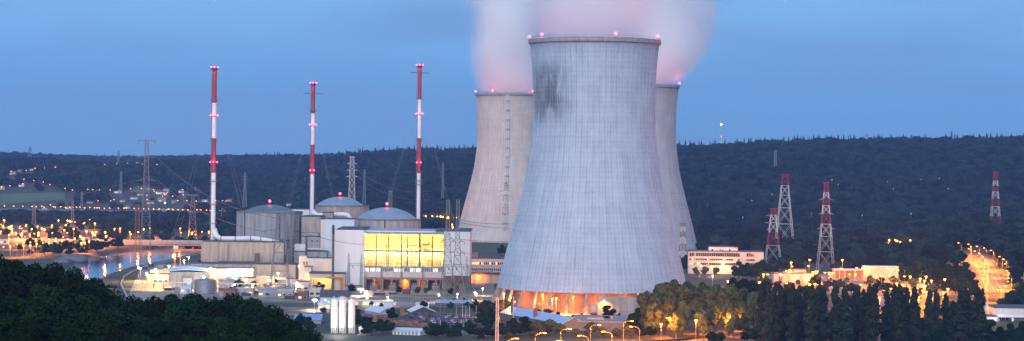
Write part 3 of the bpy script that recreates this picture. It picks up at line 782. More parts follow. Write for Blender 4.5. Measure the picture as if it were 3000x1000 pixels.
r2, R2, z2 = reactor('rear reactor building with a blue dome behind the middle chimney', 1003, 924, 1080, 602, 928, 1064, 578, 1800, 0, conc_b, dome_m)
r3, R3, z3 = reactor('right reactor building with the pale blue dome behind the turbine hall', 1134, 1036, 1232, 641, 1046, 1220, 609, 1640, 0, conc, dome_m)
for a in (-1.16, -2.3):
    mb = MB(); mb.tube((R1 * 1.012 * math.cos(a), R1 * 1.012 * math.sin(a), 0), (R1 * 1.012 * math.cos(a), R1 * 1.012 * math.sin(a), z1), .35, 6); mb.build('downpipe', dark, r1)
mb = MB(); mb.tube((-.2, -R3 - .4, 0), (-.2, -R3 - .4, z3), .4, 6); mb.build('downpipe', dark, r3)
# --- beige block that carries the left chimney
t, W, H, lx, lz = bld('auxiliary_building', 'big beige concrete block below the leftmost chimney', 'building', 593, 830, 710, 1560, 42, conc_b)
for a in (593, 640, 667, 719, 765, 829):
    part('pilaster', conc_b if a != 667 else conc_d, t, lx(a) - .6, lx(a) + .6, -.55, -.003, 0, H - .3)
paneled(t, W, H - 1.2, 1, 12, 4, conc_b, .10)
part('lower_annex', pink, t, lx(645), lx(742), -5, -.6, 0, lz(768)); part('annex_roof', dark, t, lx(643), lx(744), -5.3, -.5, lz(768), lz(768) + .5)
part('door_canopy', steel, t, lx(752), lx(790), -4, -.6, lz(770), lz(770) + .7)
part('vent_shaft', brown, t, lx(748), lx(760), -3, -.6, lz(775), lz(742))
# white duct from the chimney over the roof
t = thing('exhaust_duct', 'long white duct running from the leftmost chimney over the beige roof', 'duct', (*P(626, 700, 1580)[:2], 0))
o = Vector(t.location); path = [P(627, 672, 1582), P(630, 684, 1580), P(636, 694, 1578), P(648, 700, 1577), P(700, 700, 1577), P(742, 699, 1577), P(775, 704, 1577), P(815, 712, 1577), P(825, 717, 1577), P(829, 728, 1577), P(829, 775, 1577)]
MB().path([p - o for p in path], [2.2, 2.2, 1.9, 1.9, 1.9, 1.9, 1.9, 1.9, 1.8, 1.8, 1.8], 14).build('pipe', duct_m, t, smooth=True)
for px in (648, 690, 735, 765, 800):
    q = [p for p in path]; xx = P(px, 700, 1577).x - o.x
    yz = np.interp(px, [648, 742, 775, 815], [700, 699, 704, 712]); zc = P(px, yz, 1577).z
    MB().lathe([(2.02, -.25), (2.2, -.25), (2.2, .25), (2.02, .25)], 14).build('flange', dark, t, loc=(xx, -3, zc)).rotation_euler = (0, PI / 2, 0)
    zt = P(px, 710, 1560).z
    if zc - zt > 2.5: mb = MB(); mb.box(xx - .4, xx + .4, -4.6, -1.4, zt + .6, zc - 1.4); mb.build('saddle', steel, t)
# --- long low wing in front, warm lit
t, W, H, lx, lz = bld('low_wing', 'long low beige wing glowing in yellow light before the beige block', 'building', 560, 866, 775, 1535, 18, conc_b)
t, W, H, lx, lz = bld('service_building', 'low cream service building in bright yellow floodlight', 'building', 600, 742, 788, 1518, 10, cream, roof_d, parapet=.5)
for i, a in enumerate((605, 640, 676)):
    part('wall_panel', cream, t, lx(a) + .1, lx(a + 33) - .1, -.25, -.003, .4, H - .5)
for a in (690, 705, 720): window(t, lx(a), lx(a + 8), 2.0, 3.8, win_c, mull=1)
part('canopy', steel, t, lx(640), lx(742), -3.5, -.3, 5.2, 5.5)
for a in (650, 680, 710, 738): part('post', steel, t, lx(a), lx(a) + .25, -3.4, -3.15, .1, 5.2)
t, W, H, lx, lz = bld('workshop', 'beige workshop with a blue curved roof edge and a tall door', 'workshop', 497, 604, 797, 1462, 20, conc_b, roof_d, parapet=.1)
mb = MB(); n = 14; vs = []
for i in range(n + 1):
    u = i / n; x = -1 + (W + 2) * u; zc = H + .2 + 1.1 * math.sin(PI * u)
    vs += [(x, -1, zc), (x, 21, zc), (x, 21, zc + 2.4), (x, -1, zc + 2.4)]
fs = [(i * 4 + a, i * 4 + (a + 1) % 4, i * 4 + 4 + (a + 1) % 4, i * 4 + 4 + a) for i in range(n) for a in range(4)] + [(0, 1, 2, 3), (n * 4 + 3, n * 4 + 2, n * 4 + 1, n * 4)]
mb.add(vs, fs); mb.build('curved_roof', roof_b, t)
for k in range(2): 
    mb = MB(); mb.path([(-1 + (W + 2) * i / n, -1.05, H + .35 + k * 2.1 + 1.1 * math.sin(PI * i / n)) for i in range(n + 1)], .16, 4); mb.build('roof_trim', wht, t)
paneled(t, W, H, 1, 5, 3, conc_b, .07)
a, b = lx(533), lx(567); part('door_frame', conc_d, t, a, b, -.7, -.26, 0, H * .78); part('door', pink, t, a + 1, b - 1, -.85, -.71, 0, H * .62)
for k in range(5): part('door_rail', steel, t, a + 1, b - 1, -.92, -.852, 1 + k * 1.3, 1.2 + k * 1.3)
# corrugated tank
c = P(602, 830, 1405); t = thing('corrugated_tank', 'round ribbed steel tank behind the dark foreground trees', 'tank', (c.x, 1405, 0))
R = 32 * 1405 / F; Ht = P(602, 822, 1405).z; mb = MB(); pr = []
for i in range(40): pr.append((R + (.12 if i % 2 else 0), Ht * i / 39))
mb.lathe(pr, 48); mb.build('shell', M('corrugated_steel', (.34, .36, .38), rough=.4, metal=.4, var=.15), t); mb = MB(); mb.lathe([(R + .2, Ht), (R + .2, Ht + .3), (.1, Ht + 1.6)], 48); mb.build('lid', steel, t)
for k in range(6):
    mb = MB(); z = Ht * (k + .5) / 6; mb.lathe([(R + .13, z - .15), (R + .3, z - .15), (R + .3, z + .15), (R + .13, z + .15)], 48); mb.build('hoop', steel, t)
# --- blocks right of the first reactor
t, W, H, lx, lz = bld('fuel_building', 'beige block with a flat roof between the first and second reactor', 'building', 884, 940, 636, 1640, 36, conc_b)
paneled(t, W, H, 1, 4, 7, conc_b, .08)
t, W, H, lx, lz = bld('pump_house', 'grey block with small square windows beside two black flues', 'building', 884, 952, 694, 1600, 26, conc_g)
for a in (911, 926): window(t, lx(a), lx(a + 7), lz(709), lz(704), glass_d)
part('roof_unit', steel, t, lx(888), lx(932), 3, 12, H + .6, H + 2.6)
for a in (884, 912): part('roof_rail', dark, t, lx(a), lx(a + 22), 2.7, 2.9, H + 2.8, H + 3)
mb = MB(); x = lx(918); mb.path([(x, -.8, 3), (x, -.8, H * .55), (x + 1, -.8, H * .62), (x + 4, -.8, H * .62)], .45, 8); mb.build('pipe', steel, t)
part('ledge', white, t, lx(899), lx(942), -3, -.003, lz(731), lz(727))
t, W, H, lx, lz = bld('lower_block', 'low grey block with a pale upper wall under the black flues', 'building', 858, 957, 738, 1572, 18, conc_g)
part('upper_wall', white_b, t, lx(862), lx(896), 2, 14, H + .6, lz(717)); part('annex', conc_d, t, lx(842), lx(860), 0, 9, 0, H + 2)
window(t, lx(926), lx(934), lz(757), lz(751), glass_d)
for px, yt, nm in ((861, 690, 'left of the two black flues before the grey blocks'), (899, 692, 'right of the two black flues before the grey blocks')):
    c = P(px, yt, 1568); t = thing('flue', nm, 'flue', (c.x, 1565, 0), group='black flues')
    zb = 0; zt = c.z; mb = MB(); mb.lathe([(.75, 0), (.75, zt)], 14); mb.disc(.75, zt, 14); mb.build('pipe', dark, t)
    for k in range(4): mb = MB(); z = zt * (.35 + k * .2); mb.lathe([(.76, z), (.95, z), (.95, z + .3), (.76, z + .3)], 14); mb.build('collar', steel, t)
t, W, H, lx, lz = bld('annex_tower', 'tall pale blue clad block between the domes and the turbine hall', 'building', 953, 1038, 643, 1585, 30, white_b, roof_d, parapet=.4)
for i in range(8): part('cladding_sheet', white_b, t, i * W / 8 + .06, (i + 1) * W / 8 - .06, -.2, -.003, 8, H - .1)
part('side_strip', pink, t, -lx(953) - 3.4, -.01, 2, 12, 0, H - .5)
t = thing('roof_ducts', 'white ducts crossing the roofs beside the middle chimney', 'duct', (*P(918, 640, 1690)[:2], 0)); o = Vector(t.location)
MB().path([P(916, 618, 1694) - o, P(920, 626, 1692) - o, P(932, 632, 1690) - o, P(1005, 629, 1690) - o, P(1018, 631, 1690) - o, P(1024, 638, 1690) - o, P(1025, 660, 1690) - o], 2.0, 12).build('pipe', duct_m, t, smooth=True)
t, W, H, lx, lz = bld('roof_house', 'long white roof house left of the middle chimney', 'building', 846, 912, 614, 1720, 14, white, roof_d, parapet=.4)
for i in range(6): part('cladding_sheet', white, t, i * W / 6 + .06, (i + 1) * W / 6 - .06, -.2, -.003, H - 7, H - .2)
t, W, H, lx, lz = bld('roof_block', 'small beige block carrying the white ducts behind the tall pale block', 'building', 945, 975, 624, 1675, 10, conc_b)
# --- pinkish low hall, open warm bay
t, W, H, lx, lz = bld('pink_hall', 'low pinkish hall with two square vents left of the turbine hall', 'building', 898, 976, 760, 1500, 20, pink, roof_d)
part('taller_corner', pink, t, -5.2, -.01, 0, 12, 0, lz(752)); 
for a in (888, 896): window(t, lx(a), lx(a + 6), lz(778), lz(767), brown, mull=2)
part('roof_trim', wht, t, 0, W, -.35, -.26, H + .1, H + .5)
t, W, H, lx, lz = bld('gatehouse', 'grey narrow gatehouse in front of the pinkish hall', 'building', 892, 912, 783, 1490, 8, conc_g)
t, W, H, lx, lz = bld('loading_bay', 'cream loading bay with an orange crane beam in warm light', 'building', 908, 1010, 802, 1455, 14, cream, roof_d, walls=False)
part('roof', roof_d, t, -.6, W + .6, -.6, 15, H, H + .8); part('back_wall', cream, t, 0, W, 13, 14, 0, H - .003); part('fascia', cream, t, 0, W, 0, .6, H - 3, H - .003)
part('left_wall', cream, t, 0, 1.2, .61, 12.9, 0, H - .003); part('right_wall', cream, t, W - 8, W, .61, 12.9, 0, H - .003); part('pier', cream, t, 0, 1.6, 0, .6, 0, H - 3.01)
part('crane_beam', orange, t, lx(957), lx(1003), -.9, -.05, lz(816), lz(811)); part('crane_leg', orange, t, lx(997), lx(1003), -.9, -.05, 0, lz(816))
part('inner_door', win_c, t, lx(972), lx(986), 12.8, 12.95, 1.5, 5.5); part('inner_door', win_c, t, lx(990), lx(995), 12.8, 12.95, 1.5, 5.5)
point(t, (W * .62, 7, H - 2), 3500, WARM, .5); point(t, (W * .25, 7, H - 2), 2200, WARM, .5)
c = P(974, 660, 1448); t = thing('vent_stack', 'thin dark stack up the left edge of the turbine hall', 'stack', (c.x, 1455, 0)); zt = c.z
mb = MB(); mb.lathe([(.85, 0), (.85, zt - 6)], 12); mb.build('pipe', M('stack_metal', (.12, .115, .11), metal=.3), t); mb = MB(); mb.lathe([(.95, zt - 6), (.95, zt - 1.5), (.7, zt - 1.2), (.7, zt)], 12); mb.disc(.7, zt, 12); mb.build('cap', dark, t)
for k in range(7): mb = MB(); z = 4 + k * 5.4; mb.lathe([(.86, z), (1.1, z), (1.1, z + .3), (.86, z + .3)], 12); mb.build('collar', steel, t)
# --- turbine hall
D = 1462
t, W, H, lx, lz = bld('turbine_hall', 'white turbine hall with a huge glowing yellow glass front', 'building', 977, 1378, 676, D, 60, white, walls=False)
xa, xb = lx(1067), lx(1302)
part('left_block', white, t, 0, xa, 0, 58, lz(852), H); part('right_block', white, t, xb, W, 0, 58, 10, H - .4)
part('left_roof', roof_d, t, 2, xa + .3, 1, 58.2, H + .002, H + .7); part('right_roof', roof_d, t, xb - 6, W + .3, 2, 58.2, H - .398, H + .3)
for i in range(5):
    for j in range(6): part('cladding_panel', white, t, i * xa / 5 + .04, (i + 1) * xa / 5 - .04, -.12, -.003, j * H / 6 + .04, (j + 1) * H / 6 - .04)
for i in range(4):
    for j in range(5): part('cladding_panel', white, t, xb + i * (W - xb) / 4 + .04, xb + (i + 1) * (W - xb) / 4 - .04, -.12, -.003, 10 + j * (H - 10.5) / 5 + .04, 10 + (j + 1) * (H - 10.5) / 5 - .04)
part('right_base', brown, t, xb + .05, W, .4, 40, 0, 9.98)
zt_, zb_ = lz(687), lz(781)          # the glazing
part('roof_strip', roof_b, t, xa + .02, xb - .02, 3.5, 57, zt_ + 1.2, H - .45)
part('roof_ridge', wht, t, xa + .02, xb - .02, 3.2, 3.48, H - 1.2, H - .3)
part('dark_louvre', dark, t, xa + .3, lx(1097), 3.2, 3.48, zt_ + 1.3, H - 1.25); part('dark_louvre', dark, t, lx(1270), xb - .3, 3.2, 3.48, zt_ + 1.3, H - 1.25)
part('gutter', conc_g, t, xa + .02, xb - .02, -.9, 3.4, zt_ + .5, zt_ + 1.15)
mb = MB(); 
for k in range(60): x = xa + (xb - xa) * (k + .5) / 60; mb.box(x - .1, x + .1, -.5, -.3, zt_ - .3, zt_ + .5)
mb.build('soffit_brackets', brown, t)['kind'] = 'stuff'
xs = [lx(q) for q in (1067, 1103, 1138, 1177, 1195, 1231, 1267, 1302)]
zmid = lz(736)
pane_m = bpy.data.materials.new('thin_hall_glass'); pane_m.use_nodes = True; tn = pane_m.node_tree; tn.nodes.clear()
o_ = N(tn, 'ShaderNodeOutputMaterial'); mx_ = N(tn, 'ShaderNodeMixShader'); tr_ = N(tn, 'ShaderNodeBsdfTransparent'); gl_ = N(tn, 'ShaderNodeBsdfGlossy'); df_ = N(tn, 'ShaderNodeBsdfTranslucent'); m2_ = N(tn, 'ShaderNodeMixShader')
tr_.inputs[0].default_value = (1, .93, .78, 1); gl_.inputs['Roughness'].default_value = .12; df_.inputs[0].default_value = (.9, .82, .6, 1); mx_.inputs[0].default_value = .06; m2_.inputs[0].default_value = .12
tn.links.new(tr_.outputs[0], m2_.inputs[1]); tn.links.new(df_.outputs[0], m2_.inputs[2]); tn.links.new(m2_.outputs[0], mx_.inputs[1]); tn.links.new(gl_.outputs[0], mx_.inputs[2]); tn.links.new(mx_.outputs[0], o_.inputs[0])
hall_w = M('hall_inner_wall', (.78, .70, .48), var=.12, scale=.25); hall_y = M('hall_yellow_paint', (.62, .42, .10), var=.15, scale=.3); hall_r = M('gantry_red', (.30, .09, .04))
part('inner_wall', hall_w, t, xa, xb, 11, 11.4, zb_ - 1, zt_ + 1.1); part('inner_side', hall_w, t, xa, xa + .28, .75, 10.99, zb_, zt_); part('inner_side', hall_w, t, xb - .28, xb, .75, 10.99, zb_, zt_)
part('inner_ceiling', hall_w, t, xa + .29, xb - .29, .75, 10.99, zt_ + .2, zt_ + .45); part('inner_floor', hall_w, t, xa + .29, xb - .29, .75, 10.99, zb_ - .9, zb_ - .02)
for k in range(11):
    x = xa + (xb - xa) * (k + .35) / 11; part('inner_column', hall_y, t, x, x + .7, 9.6, 10.95, zb_, zt_ + .19)
for z in (zmid + 1.2, zmid - 4.6, zt_ - 3.2): part('crane_rail', hall_y, t, xa + .3, xb - .3, 9.0, 9.55, z, z + .8)
for a_, b_2, h_ in ((1072, 1092, 4.5), (1098, 1128, 3.4), (1140, 1150, 6.2), (1156, 1176, 2.8), (1182, 1214, 4.0), (1222, 1240, 3.0), (1248, 1290, 4.6)):
    part('machine', M('machine_paint', (.42, .40, .34), var=.2) if a_ % 4 else hall_y, t, lx(a_), lx(b_2), 5.2, 8.6, zb_, zb_ + h_)
part('travelling_crane', hall_r, t, lx(1232), lx(1262), 2.4, 8.8, lz(734), lz(730)); part('crane_trolley', hall_r, t, lx(1236), lx(1260), 3.0, 7.0, lz(719), lz(715))
for a_ in (1233, 1246, 1259): part('crane_post', hall_r, t, lx(a_), lx(a_ + 2), 3.0, 3.6, lz(730), lz(719))
strip = E('hall_lamp_glow', (1, .78, .35), 9)
for k in range(9):
    x = xa + (xb - xa) * (k + .5) / 9
    for z, e, c_ in ((zt_ - .9, 1600, (1, .68, .22)), (zmid - 1.2, 2300, (1, .86, .55))):
        lf = part('hall_lamp', strip, t, x - .9, x + .9, 5.0, 5.3, z, z + .18); point(lf, (x, 5.15, z - .5), e, c_, .4)
for i in range(7):
    for j, (a, b_) in enumerate(((zmid + .5, zt_), (zb_, zmid - .5))):
        pn = part('pane', pane_m, t, xs[i] + .3, xs[i + 1] - .3, .55, .6, a, b_)
        mb = MB(); nx = 3 if xs[i + 1] - xs[i] > 5 else 2; nz_ = 6 if j == 0 else 5
        for k in range(1, nx): x = xs[i] + (xs[i + 1] - xs[i]) * k / nx; mb.box(x - .07, x + .07, .36, .498, a, b_)
        for k in range(1, nz_): z = a + (b_ - a) * k / nz_; mb.box(xs[i] + .3, xs[i + 1] - .3, .40, .46, z - .055, z + .055)
        mb.build('glazing_bars', mull_m, pn)['kind'] = 'stuff'
for i, x in enumerate(xs): part('mullion', mull_m, t, x - .36, x + .36, .1, .54, zb_, zt_)
part('mullion', mull_m, t, lx(1133) - .25, lx(1133) + .25, .05, .3, zb_, zt_); part('mullion', mull_m, t, lx(1229) - .15, lx(1229) + .15, .05, .3, zb_, zt_)
part('transom', mull_m, t, xa, xb, -.05, .35, zmid - .5, zmid + .5)
# strip of windows under the glazing
za, zc_ = lz(797), lz(785)
part('sill_beam', conc_g, t, xa, xb, .1, 2, zc_, zb_); part('spandrel', pink, t, xa, xb, .1, 2, lz(813), za)
for k in range(14):
    a = xa + (xb - xa) * k / 14; b_ = xa + (xb - xa) * (k + 1) / 14
    window(t, a + .2, b_ - .2, za, zc_, win_c if k in (0, 1, 2, 5, 6, 8, 9, 12) else M('strip_glass', (.16, .2, .27), rough=.2), wht, .1, 2)
# transformer bays
part('bay_lintel', M('bay_wall', (.30, .20, .17), var=.25), t, xa, xb, .1, 2, lz(820), lz(813) - .003)
nb = 9
for k in range(nb):
    a = xa + (xb - xa) * k / nb; part('bay_pier', MATS['bay_wall'], t, a, a + 1.3, .1, 8, 0, lz(820) - .003)
    part('bay_back', orange if k == 4 else brown, t, a + 1.3, a + (xb - xa) / nb, 7, 8, 0, lz(820) - .003)
    if k not in (4,): part('bay_door', dark if k % 2 else brick, t, a + 2.2, a + (xb - xa) / nb - .9, 6.6, 6.99, 0, lz(826))
part('bay_pier', MATS['bay_wall'], t, xb - 1.3, xb, .1, 8, 0, lz(820) - .003)
part('hall_core', conc_d, t, xa + .01, xb - .01, 11.5, 57, 0, zt_ + 1.19)
for q_ in (1110, 1150, 1186, 1192, 1240, 1280): point(t, (lx(q_), 1.5 if q_ not in (1186, 1192) else 3, 5), 1500 if q_ not in (1186, 1192) else 3000, SOD, .5)
# --- control block right of the hall, part hidden by the cooling tower
t, W, H, lx, lz = bld('control_building', 'long low office wing with lit window strips right of the turbine hall', 'office building', 1379, 1475, 758, 1560, 24, pink, roof_d)
for row, (ya, yb_) in enumerate(((776, 768), (794, 786))):
    for k in range(16):
        a = 1381 + k * 5.9
        lit = row == 0 and k in (0, 1, 2, 3, 5, 9, 12)
        window(t, lx(a), lx(a + 5), lz(ya), lz(yb_), win_w if lit else glass_d, wht, 0, 0)
part('canopy', roof_d, t, 0, W, -6, -.2, lz(803), lz(798)); part('low_front', cream, t, .5, W, -5, -.2, 0, lz(803) - .003)
part('roof_unit', steel, t, lx(1383), lx(1400), 4, 9, H + .6, lz(742)); 
point(t, (lx(1400), -9, 5), 2500, SOD, .4)

# --- the low buildings that crowd the yard
LOW = [(432, 494, 804, 1505, 9, cream, roof_d, 'low cream shed at the river end of the yard'), (440, 478, 792, 1560, 8, pink, roof_p, 'small pink store behind the low cream shed'), (478, 560, 787, 1525, 10, cream, roof_d, 'cream block left of the bright floodlit wing'),
       (640, 700, 822, 1440, 9, conc_b, roof_b, 'low beige store right of the ribbed tank'), (700, 745, 815, 1470, 9, cream, roof_d, 'cream store lit in yellow before the low wing'), (752, 802, 810, 1480, 10, cream, roof_b, 'low hall with a pale blue roof left of the grey pylon'),
       (838, 868, 818, 1455, 9, cream, roof_d, 'small cream house with a dark roof right of the grey pylon'), (866, 906, 826, 1440, 7, pink, brick, 'low pink store with a red roof edge'), (756, 812, 848, 1375, 9, conc_g, roof_b, 'flat grey switch house left of the pylon foot'), (812, 858, 852, 1368, 9, conc, roof_p, 'pale switch house right of the pylon foot'),
       (690, 742, 846, 1385, 8, conc, roof_p, 'pale store near the dark treetops'), (872, 902, 858, 1345, 6, brown, brick, 'low red brown store beside the floodlight'), (1010, 1060, 838, 1436, 6, conc_b, roof_d, 'low block under the first switchyard mast'), (906, 940, 846, 1385, 7, cream, roof_p, 'cream kiosk left of the loading bay'), (528, 560, 838, 1400, 6, white_b, roof_p, 'pale blue cabin before the workshop door'), (640, 690, 848, 1378, 7, brick, roof_d, 'brick store behind the treetops')]
for a, b_, yt, D, dp, wm_, rm_, lb in LOW:
    t, W, H, lx, lz = bld('low_store', lb, 'building', a, b_, yt, D, dp, wm_, rm_, parapet=.35, group='low buildings of the yard')
    n = max(2, int(W / 3.2))
    for k in range(n):
        x0 = W * (k + .15) / n; x1_ = W * (k + .8) / n
        if (k * 7 + int(a)) % 5 == 0: part('door', steel, t, x0, x1_, -.1, -.003, 0, min(H * .75, 3.2))
        else: window(t, x0, x1_, min(1.2, H * .3), min(2.8, H * .75), win_w if (k * 3 + int(a)) % 4 == 0 else glass_d)
    part('roof_unit', steel, t, W * .3, W * .5, dp * .3, dp * .6, H + .36, H + 1.5)
for (a, b_, y, D), lb in zip(((600, 760, 836, 1425), (760, 905, 834, 1432), (450, 560, 830, 1430)), ('pipe bridge before the low wing', 'pipe bridge before the pinkish hall', 'pipe bridge at the river end of the yard')):
    A = P(a, y, D); B = P(b_, y, D); t = thing('pipe_bridge', lb, 'pipe bridge', (A.x, D, 0), group='pipe bridges'); W = B.x - A.x; n = int(W / 6)
    for k in range(n + 1):
        for yy in (0, 2): part('post', steel, t, k * W / n - .15, k * W / n + .15, yy, yy + .3, 0, 5.2)
        part('cross_beam', steel, t, k * W / n - .15, k * W / n + .15, .31, 1.99, 4.6, 4.9)
    for j, (r, m) in enumerate(((.38, duct_m), (.25, orange), (.3, steel_l if 'steel_l' in globals() else steel))): mb = MB(); mb.tube((0, .5 + j * .65, 5.5), (W, .5 + j * .65, 5.5), r, 8); mb.build('pipe', m, t)
# ------------------------------------------------------------------ lattice towers
def lattice(name, label, px, yt, D, wb, wt, arms, bands=None, z0=None, npan=10, th=.16, steel_m=None, waist=None, group='lattice pylons', cat='pylon', lights=0, top_w=None):
    """arms: (row, half width px, droop px); bands: list of (row_bottom, material) from the top; widths in px"""
    s = D / F; tp = P(px, yt, D); x_ = tp.x
    if z0 is None: z0 = ground(x_, D)
    H = tp.z - z0; t = thing(name, label, cat, (x_, D, z0), group=group)
    lz = lambda y: P(px, y, D).z - z0
    wz = lambda z: (wt + (wb - wt) * max(0, 1 - z / H) ** (waist or 1.0)) * s / 2
    bands = bands or [(9999, steel_m or steel)]
    zs = [0]
    while zs[-1] < H - .5:                                   # panels get shorter upward
        zs.append(min(H, zs[-1] + max(2.2, wz(zs[-1]) * 2 * (H / npan) / max(1, H / npan) * 1.15)))
    mbs = [MB() for _ in bands]
    def bi(z):
        for i, (yb_, m) in enumerate(bands):
            if yb_ > 9000 or z >= lz(yb_) - .01: return i
        return len(bands) - 1
    for a, b_ in zip(zs[:-1], zs[1:]):
        mb = mbs[bi((a + b_) / 2)]; wa, wb_ = wz(a), wz(b_)
        c0 = [(-wa, -wa, a), (wa, -wa, a), (wa, wa, a), (-wa, wa, a)]; c1 = [(-wb_, -wb_, b_), (wb_, -wb_, b_), (wb_, wb_, b_), (-wb_, wb_, b_)]
        for k in range(4):
            n = (k + 1) % 4
            mb.tube(c0[k], c1[k], th, 4, cap=False); mb.tube(c0[k], c1[n], th * .62, 4, cap=False); mb.tube(c0[n], c1[k], th * .62, 4, cap=False); mb.tube(c1[k], c1[n], th * .62, 4, cap=False)
    for (yb_, m), mb in zip(bands, mbs):
        if mb.v: mb.build('lattice_section', m, t)
    tips = []
    for y, hw, dr in arms:
        z = lz(y); w_ = hw * s; mb = MB(); wz_ = wz(z); up = max(1.2, w_ * .16)
        for sg in (-1, 1):
            tip = (sg * w_, 0, z - dr * s)
            for yy in (-wz_, wz_): mb.tube((sg * wz_ * .9, yy, z), tip, th * .75, 4, cap=False); mb.tube((sg * wz_ * .9, yy, z + up), tip, th * .6, 4, cap=False)
            for k in range(1, 5):
                u = k / 5; xx = sg * (wz_ + (w_ - wz_) * u); yy = wz_ * (1 - u)
                mb.tube((xx, -yy, z - dr * s * u), (xx, yy, z - dr * s * u), th * .4, 4, cap=False); mb.tube((xx, 0, z + up * (1 - u) - dr * s * u), (xx - sg * (w_ - wz_) / 5, 0, z), th * .4, 4, cap=False)
            tips.append(Vector((x_ + tip[0], D, z0 + tip[2])))
        arm = mb.build('crossarm', m if bands[0][0] < 9000 and False else (steel_m or steel), t)
        mb = MB()
        for sg in (-1, 1): mb.tube((sg * w_, 0, z - dr * s), (sg * w_, 0, z - dr * s - 2.2), .14, 5)
        mb.build('insulator', dark, arm)
    if top_w:
        mb = MB(); mb.box(-top_w * s, top_w * s, -wz(H), wz(H), H, H + .35); mb.build('top_platform', bands[0][1], t)
    for k in range(lights):
        mb = MB(); mb.lathe([(0, H + .4), (.3, H + .5), (.3, H + .9), (0, H + 1.1)], 6); mb.build('aviation_light', bulb_r, t)
    return t, tips
steel_l = M('pale_galvanised_steel', (.46, .47, .49), rough=.5, var=.1)
steel_f = M('far_steel', (.22, .24, .27), rough=.6, var=.1)
gw = [  # grey pylons: label, px, top row, D, widths, arms
    ('tall grey pylon with three wide arms, standing by the river', 430, 411, 2030, 30, 8, [(413, 25, 0), (461, 30, 2), (527, 30, 4)], steel, 1.1, .15, 25),
    ('grey pylon with two arms in front of the green domed reactor', 822, 622, 1395, 62, 20, [(626, 34, -2), (677, 44, -1)], steel, 1.3, .19, 18),
    ('pale grey pylon behind the rear blue dome', 1032, 460, 2350, 26, 10, [(480, 14, 0), (500, 15, 0), (518, 17, 0)], steel_l, 1.0, .34, 10),
    ('distant grey pylon on the dark slope between the left and middle chimneys', 718, 506, 3050, 16, 3, [(518, 8, 0), (527, 9, 0), (536, 8, 0)], steel_f, 1.2, .24, None),
    ('thin grey pylon on the slope right of the pale grey pylon', 1068, 497, 3100, 12, 3, [(508, 6, 0), (517, 6, 0)], steel_f, 1.2, .22, None),
    ('narrow grey pylon just behind the right dome', 1144, 560, 2150, 10, 9, [], steel_g, 1.0, .2, None),
    ('far pylon on the left skyline', 88, 430, 4350, 12, 4, [(438, 5, 0)], steel_f, 1.2, .3, None),
    ('small far pylon on the skyline left of the tall river pylon', 347, 441, 4700, 9, 3, [(447, 4, 0)], steel_f, 1.2, .3, None),
    ('grey pylon at the foot of the left hill above the road row', 240, 562, 3000, 12, 3, [(570, 6, 0), (580, 7, 0)], steel_f, 1.2, .2, None),
    ('slim pylon on the left slope below the skyline lamps', 355, 503, 3700, 7, 4, [], steel_f, 1.0, .25, None),
    ('grey double pylon rising behind the orange town, left of the chimney', 565, 572, 2250, 26, 8, [(575, 16, 0), (600, 14, 1)], steel, 1.2, .10, 16),
    ('low grey pylon behind the town right of the leftmost chimney', 652, 610, 2700, 12, 4, [(618, 9, 0)], steel_f, 1.1, .18, None),
    ('slender pylon on the dark slope above the red and white pair', 2272, 440, 3500, 8, 5, [], steel_f, 1.0, .25, None),
    ('slim lattice mast on the slope left of the left rear tower', 1298, 478, 3300, 7, 4, [], steel_f, 1.0, .22, None),
    ('tiny pylon on the right skyline', 2788, 383, 4300, 7, 3, [(388, 4, 0)], steel_f, 1.0, .25, None),
    ('tiny mast on the skyline above the road lamps at right', 2540, 392, 4350, 5, 3, [(394, 3, 0)], steel_f, 1.0, .2, None),
    ('dark pylon at the left edge of the orange town', 100, 600, 2500, 12, 6, [], steel, 1.0, .11, None),
    ('rust coloured lattice mast on the river bank by the bridge pier', 403, 600, 2080, 13, 10, [], M('rusty_steel', (.30, .14, .08), var=.2), 1.0, .11, None),
    ('tall dark lattice mast behind the orange town', 213, 590, 2500, 10, 5, [], steel_f, 1.0, .14, None)]
TIPS = {}
for lb, px, yt, D, wb, wt, arms, m, wst, th, tw in gw:
    t, tips = lattice('pylon', lb, px, yt, D, wb, wt, arms, waist=wst, th=th, steel_m=m, top_w=tw)
    TIPS[px] = tips
def rw(label, px, yt, D, wb, wt, rows, arms, y_end=None, z0=None, th=.16, waist=1.15):
    bands = []; m = red
    for y in rows: bands.append((y, m)); m = wht if m is red else red
    bands.append((9999, steel_l if y_end else m))
    return lattice('pylon', label, px, yt, D, wb, wt, arms, bands, z0=z0, th=th, steel_m=M('pale_olive_steel', (.28, .30, .24)), waist=waist, top_w=wt * .95, group='red and white pylons')
rw('tallest red and white pylon, behind the shorter one at right', 2300, 513, 2120, 54, 16, [537, 559, 584, 612, 627, 648, 670, 692, 713, 717], [], z0=8, th=.18)
rw('short red and white pylon left of the tallest one', 2266, 612, 1840, 46, 12, [627, 648, 665, 684, 705], [(633, 22, 0), (654, 26, 0), (673, 20, 0)], True, z0=3)
rw('red and white pylon with three arms standing behind the lit substation', 2421, 535, 1790, 48, 10, [557, 579, 607, 628, 650, 682, 710], [(585, 22, 1), (627, 23, 1), (670, 26, 1)], True, z0=0)
rw('lone red and white pylon far right above the highway lamps', 2917, 504, 2250, 34, 9, [524, 546, 567, 588, 608, 632], [(544, 12, 0), (581, 12, 0), (618, 14, 0)], z0=10, th=.17)
rw('faded red and white pylon before the left rear cooling tower', 1482, 536, 2280, 30, 8, [545, 553, 566, 580, 592, 604, 618], [(560, 18, 1), (572, 18, 1)], True, th=.13)
rw('faint red and white pylon before the right rear cooling tower', 2001, 656, 1950, 22, 11, [668, 688, 700, 718, 730], [], th=.15)
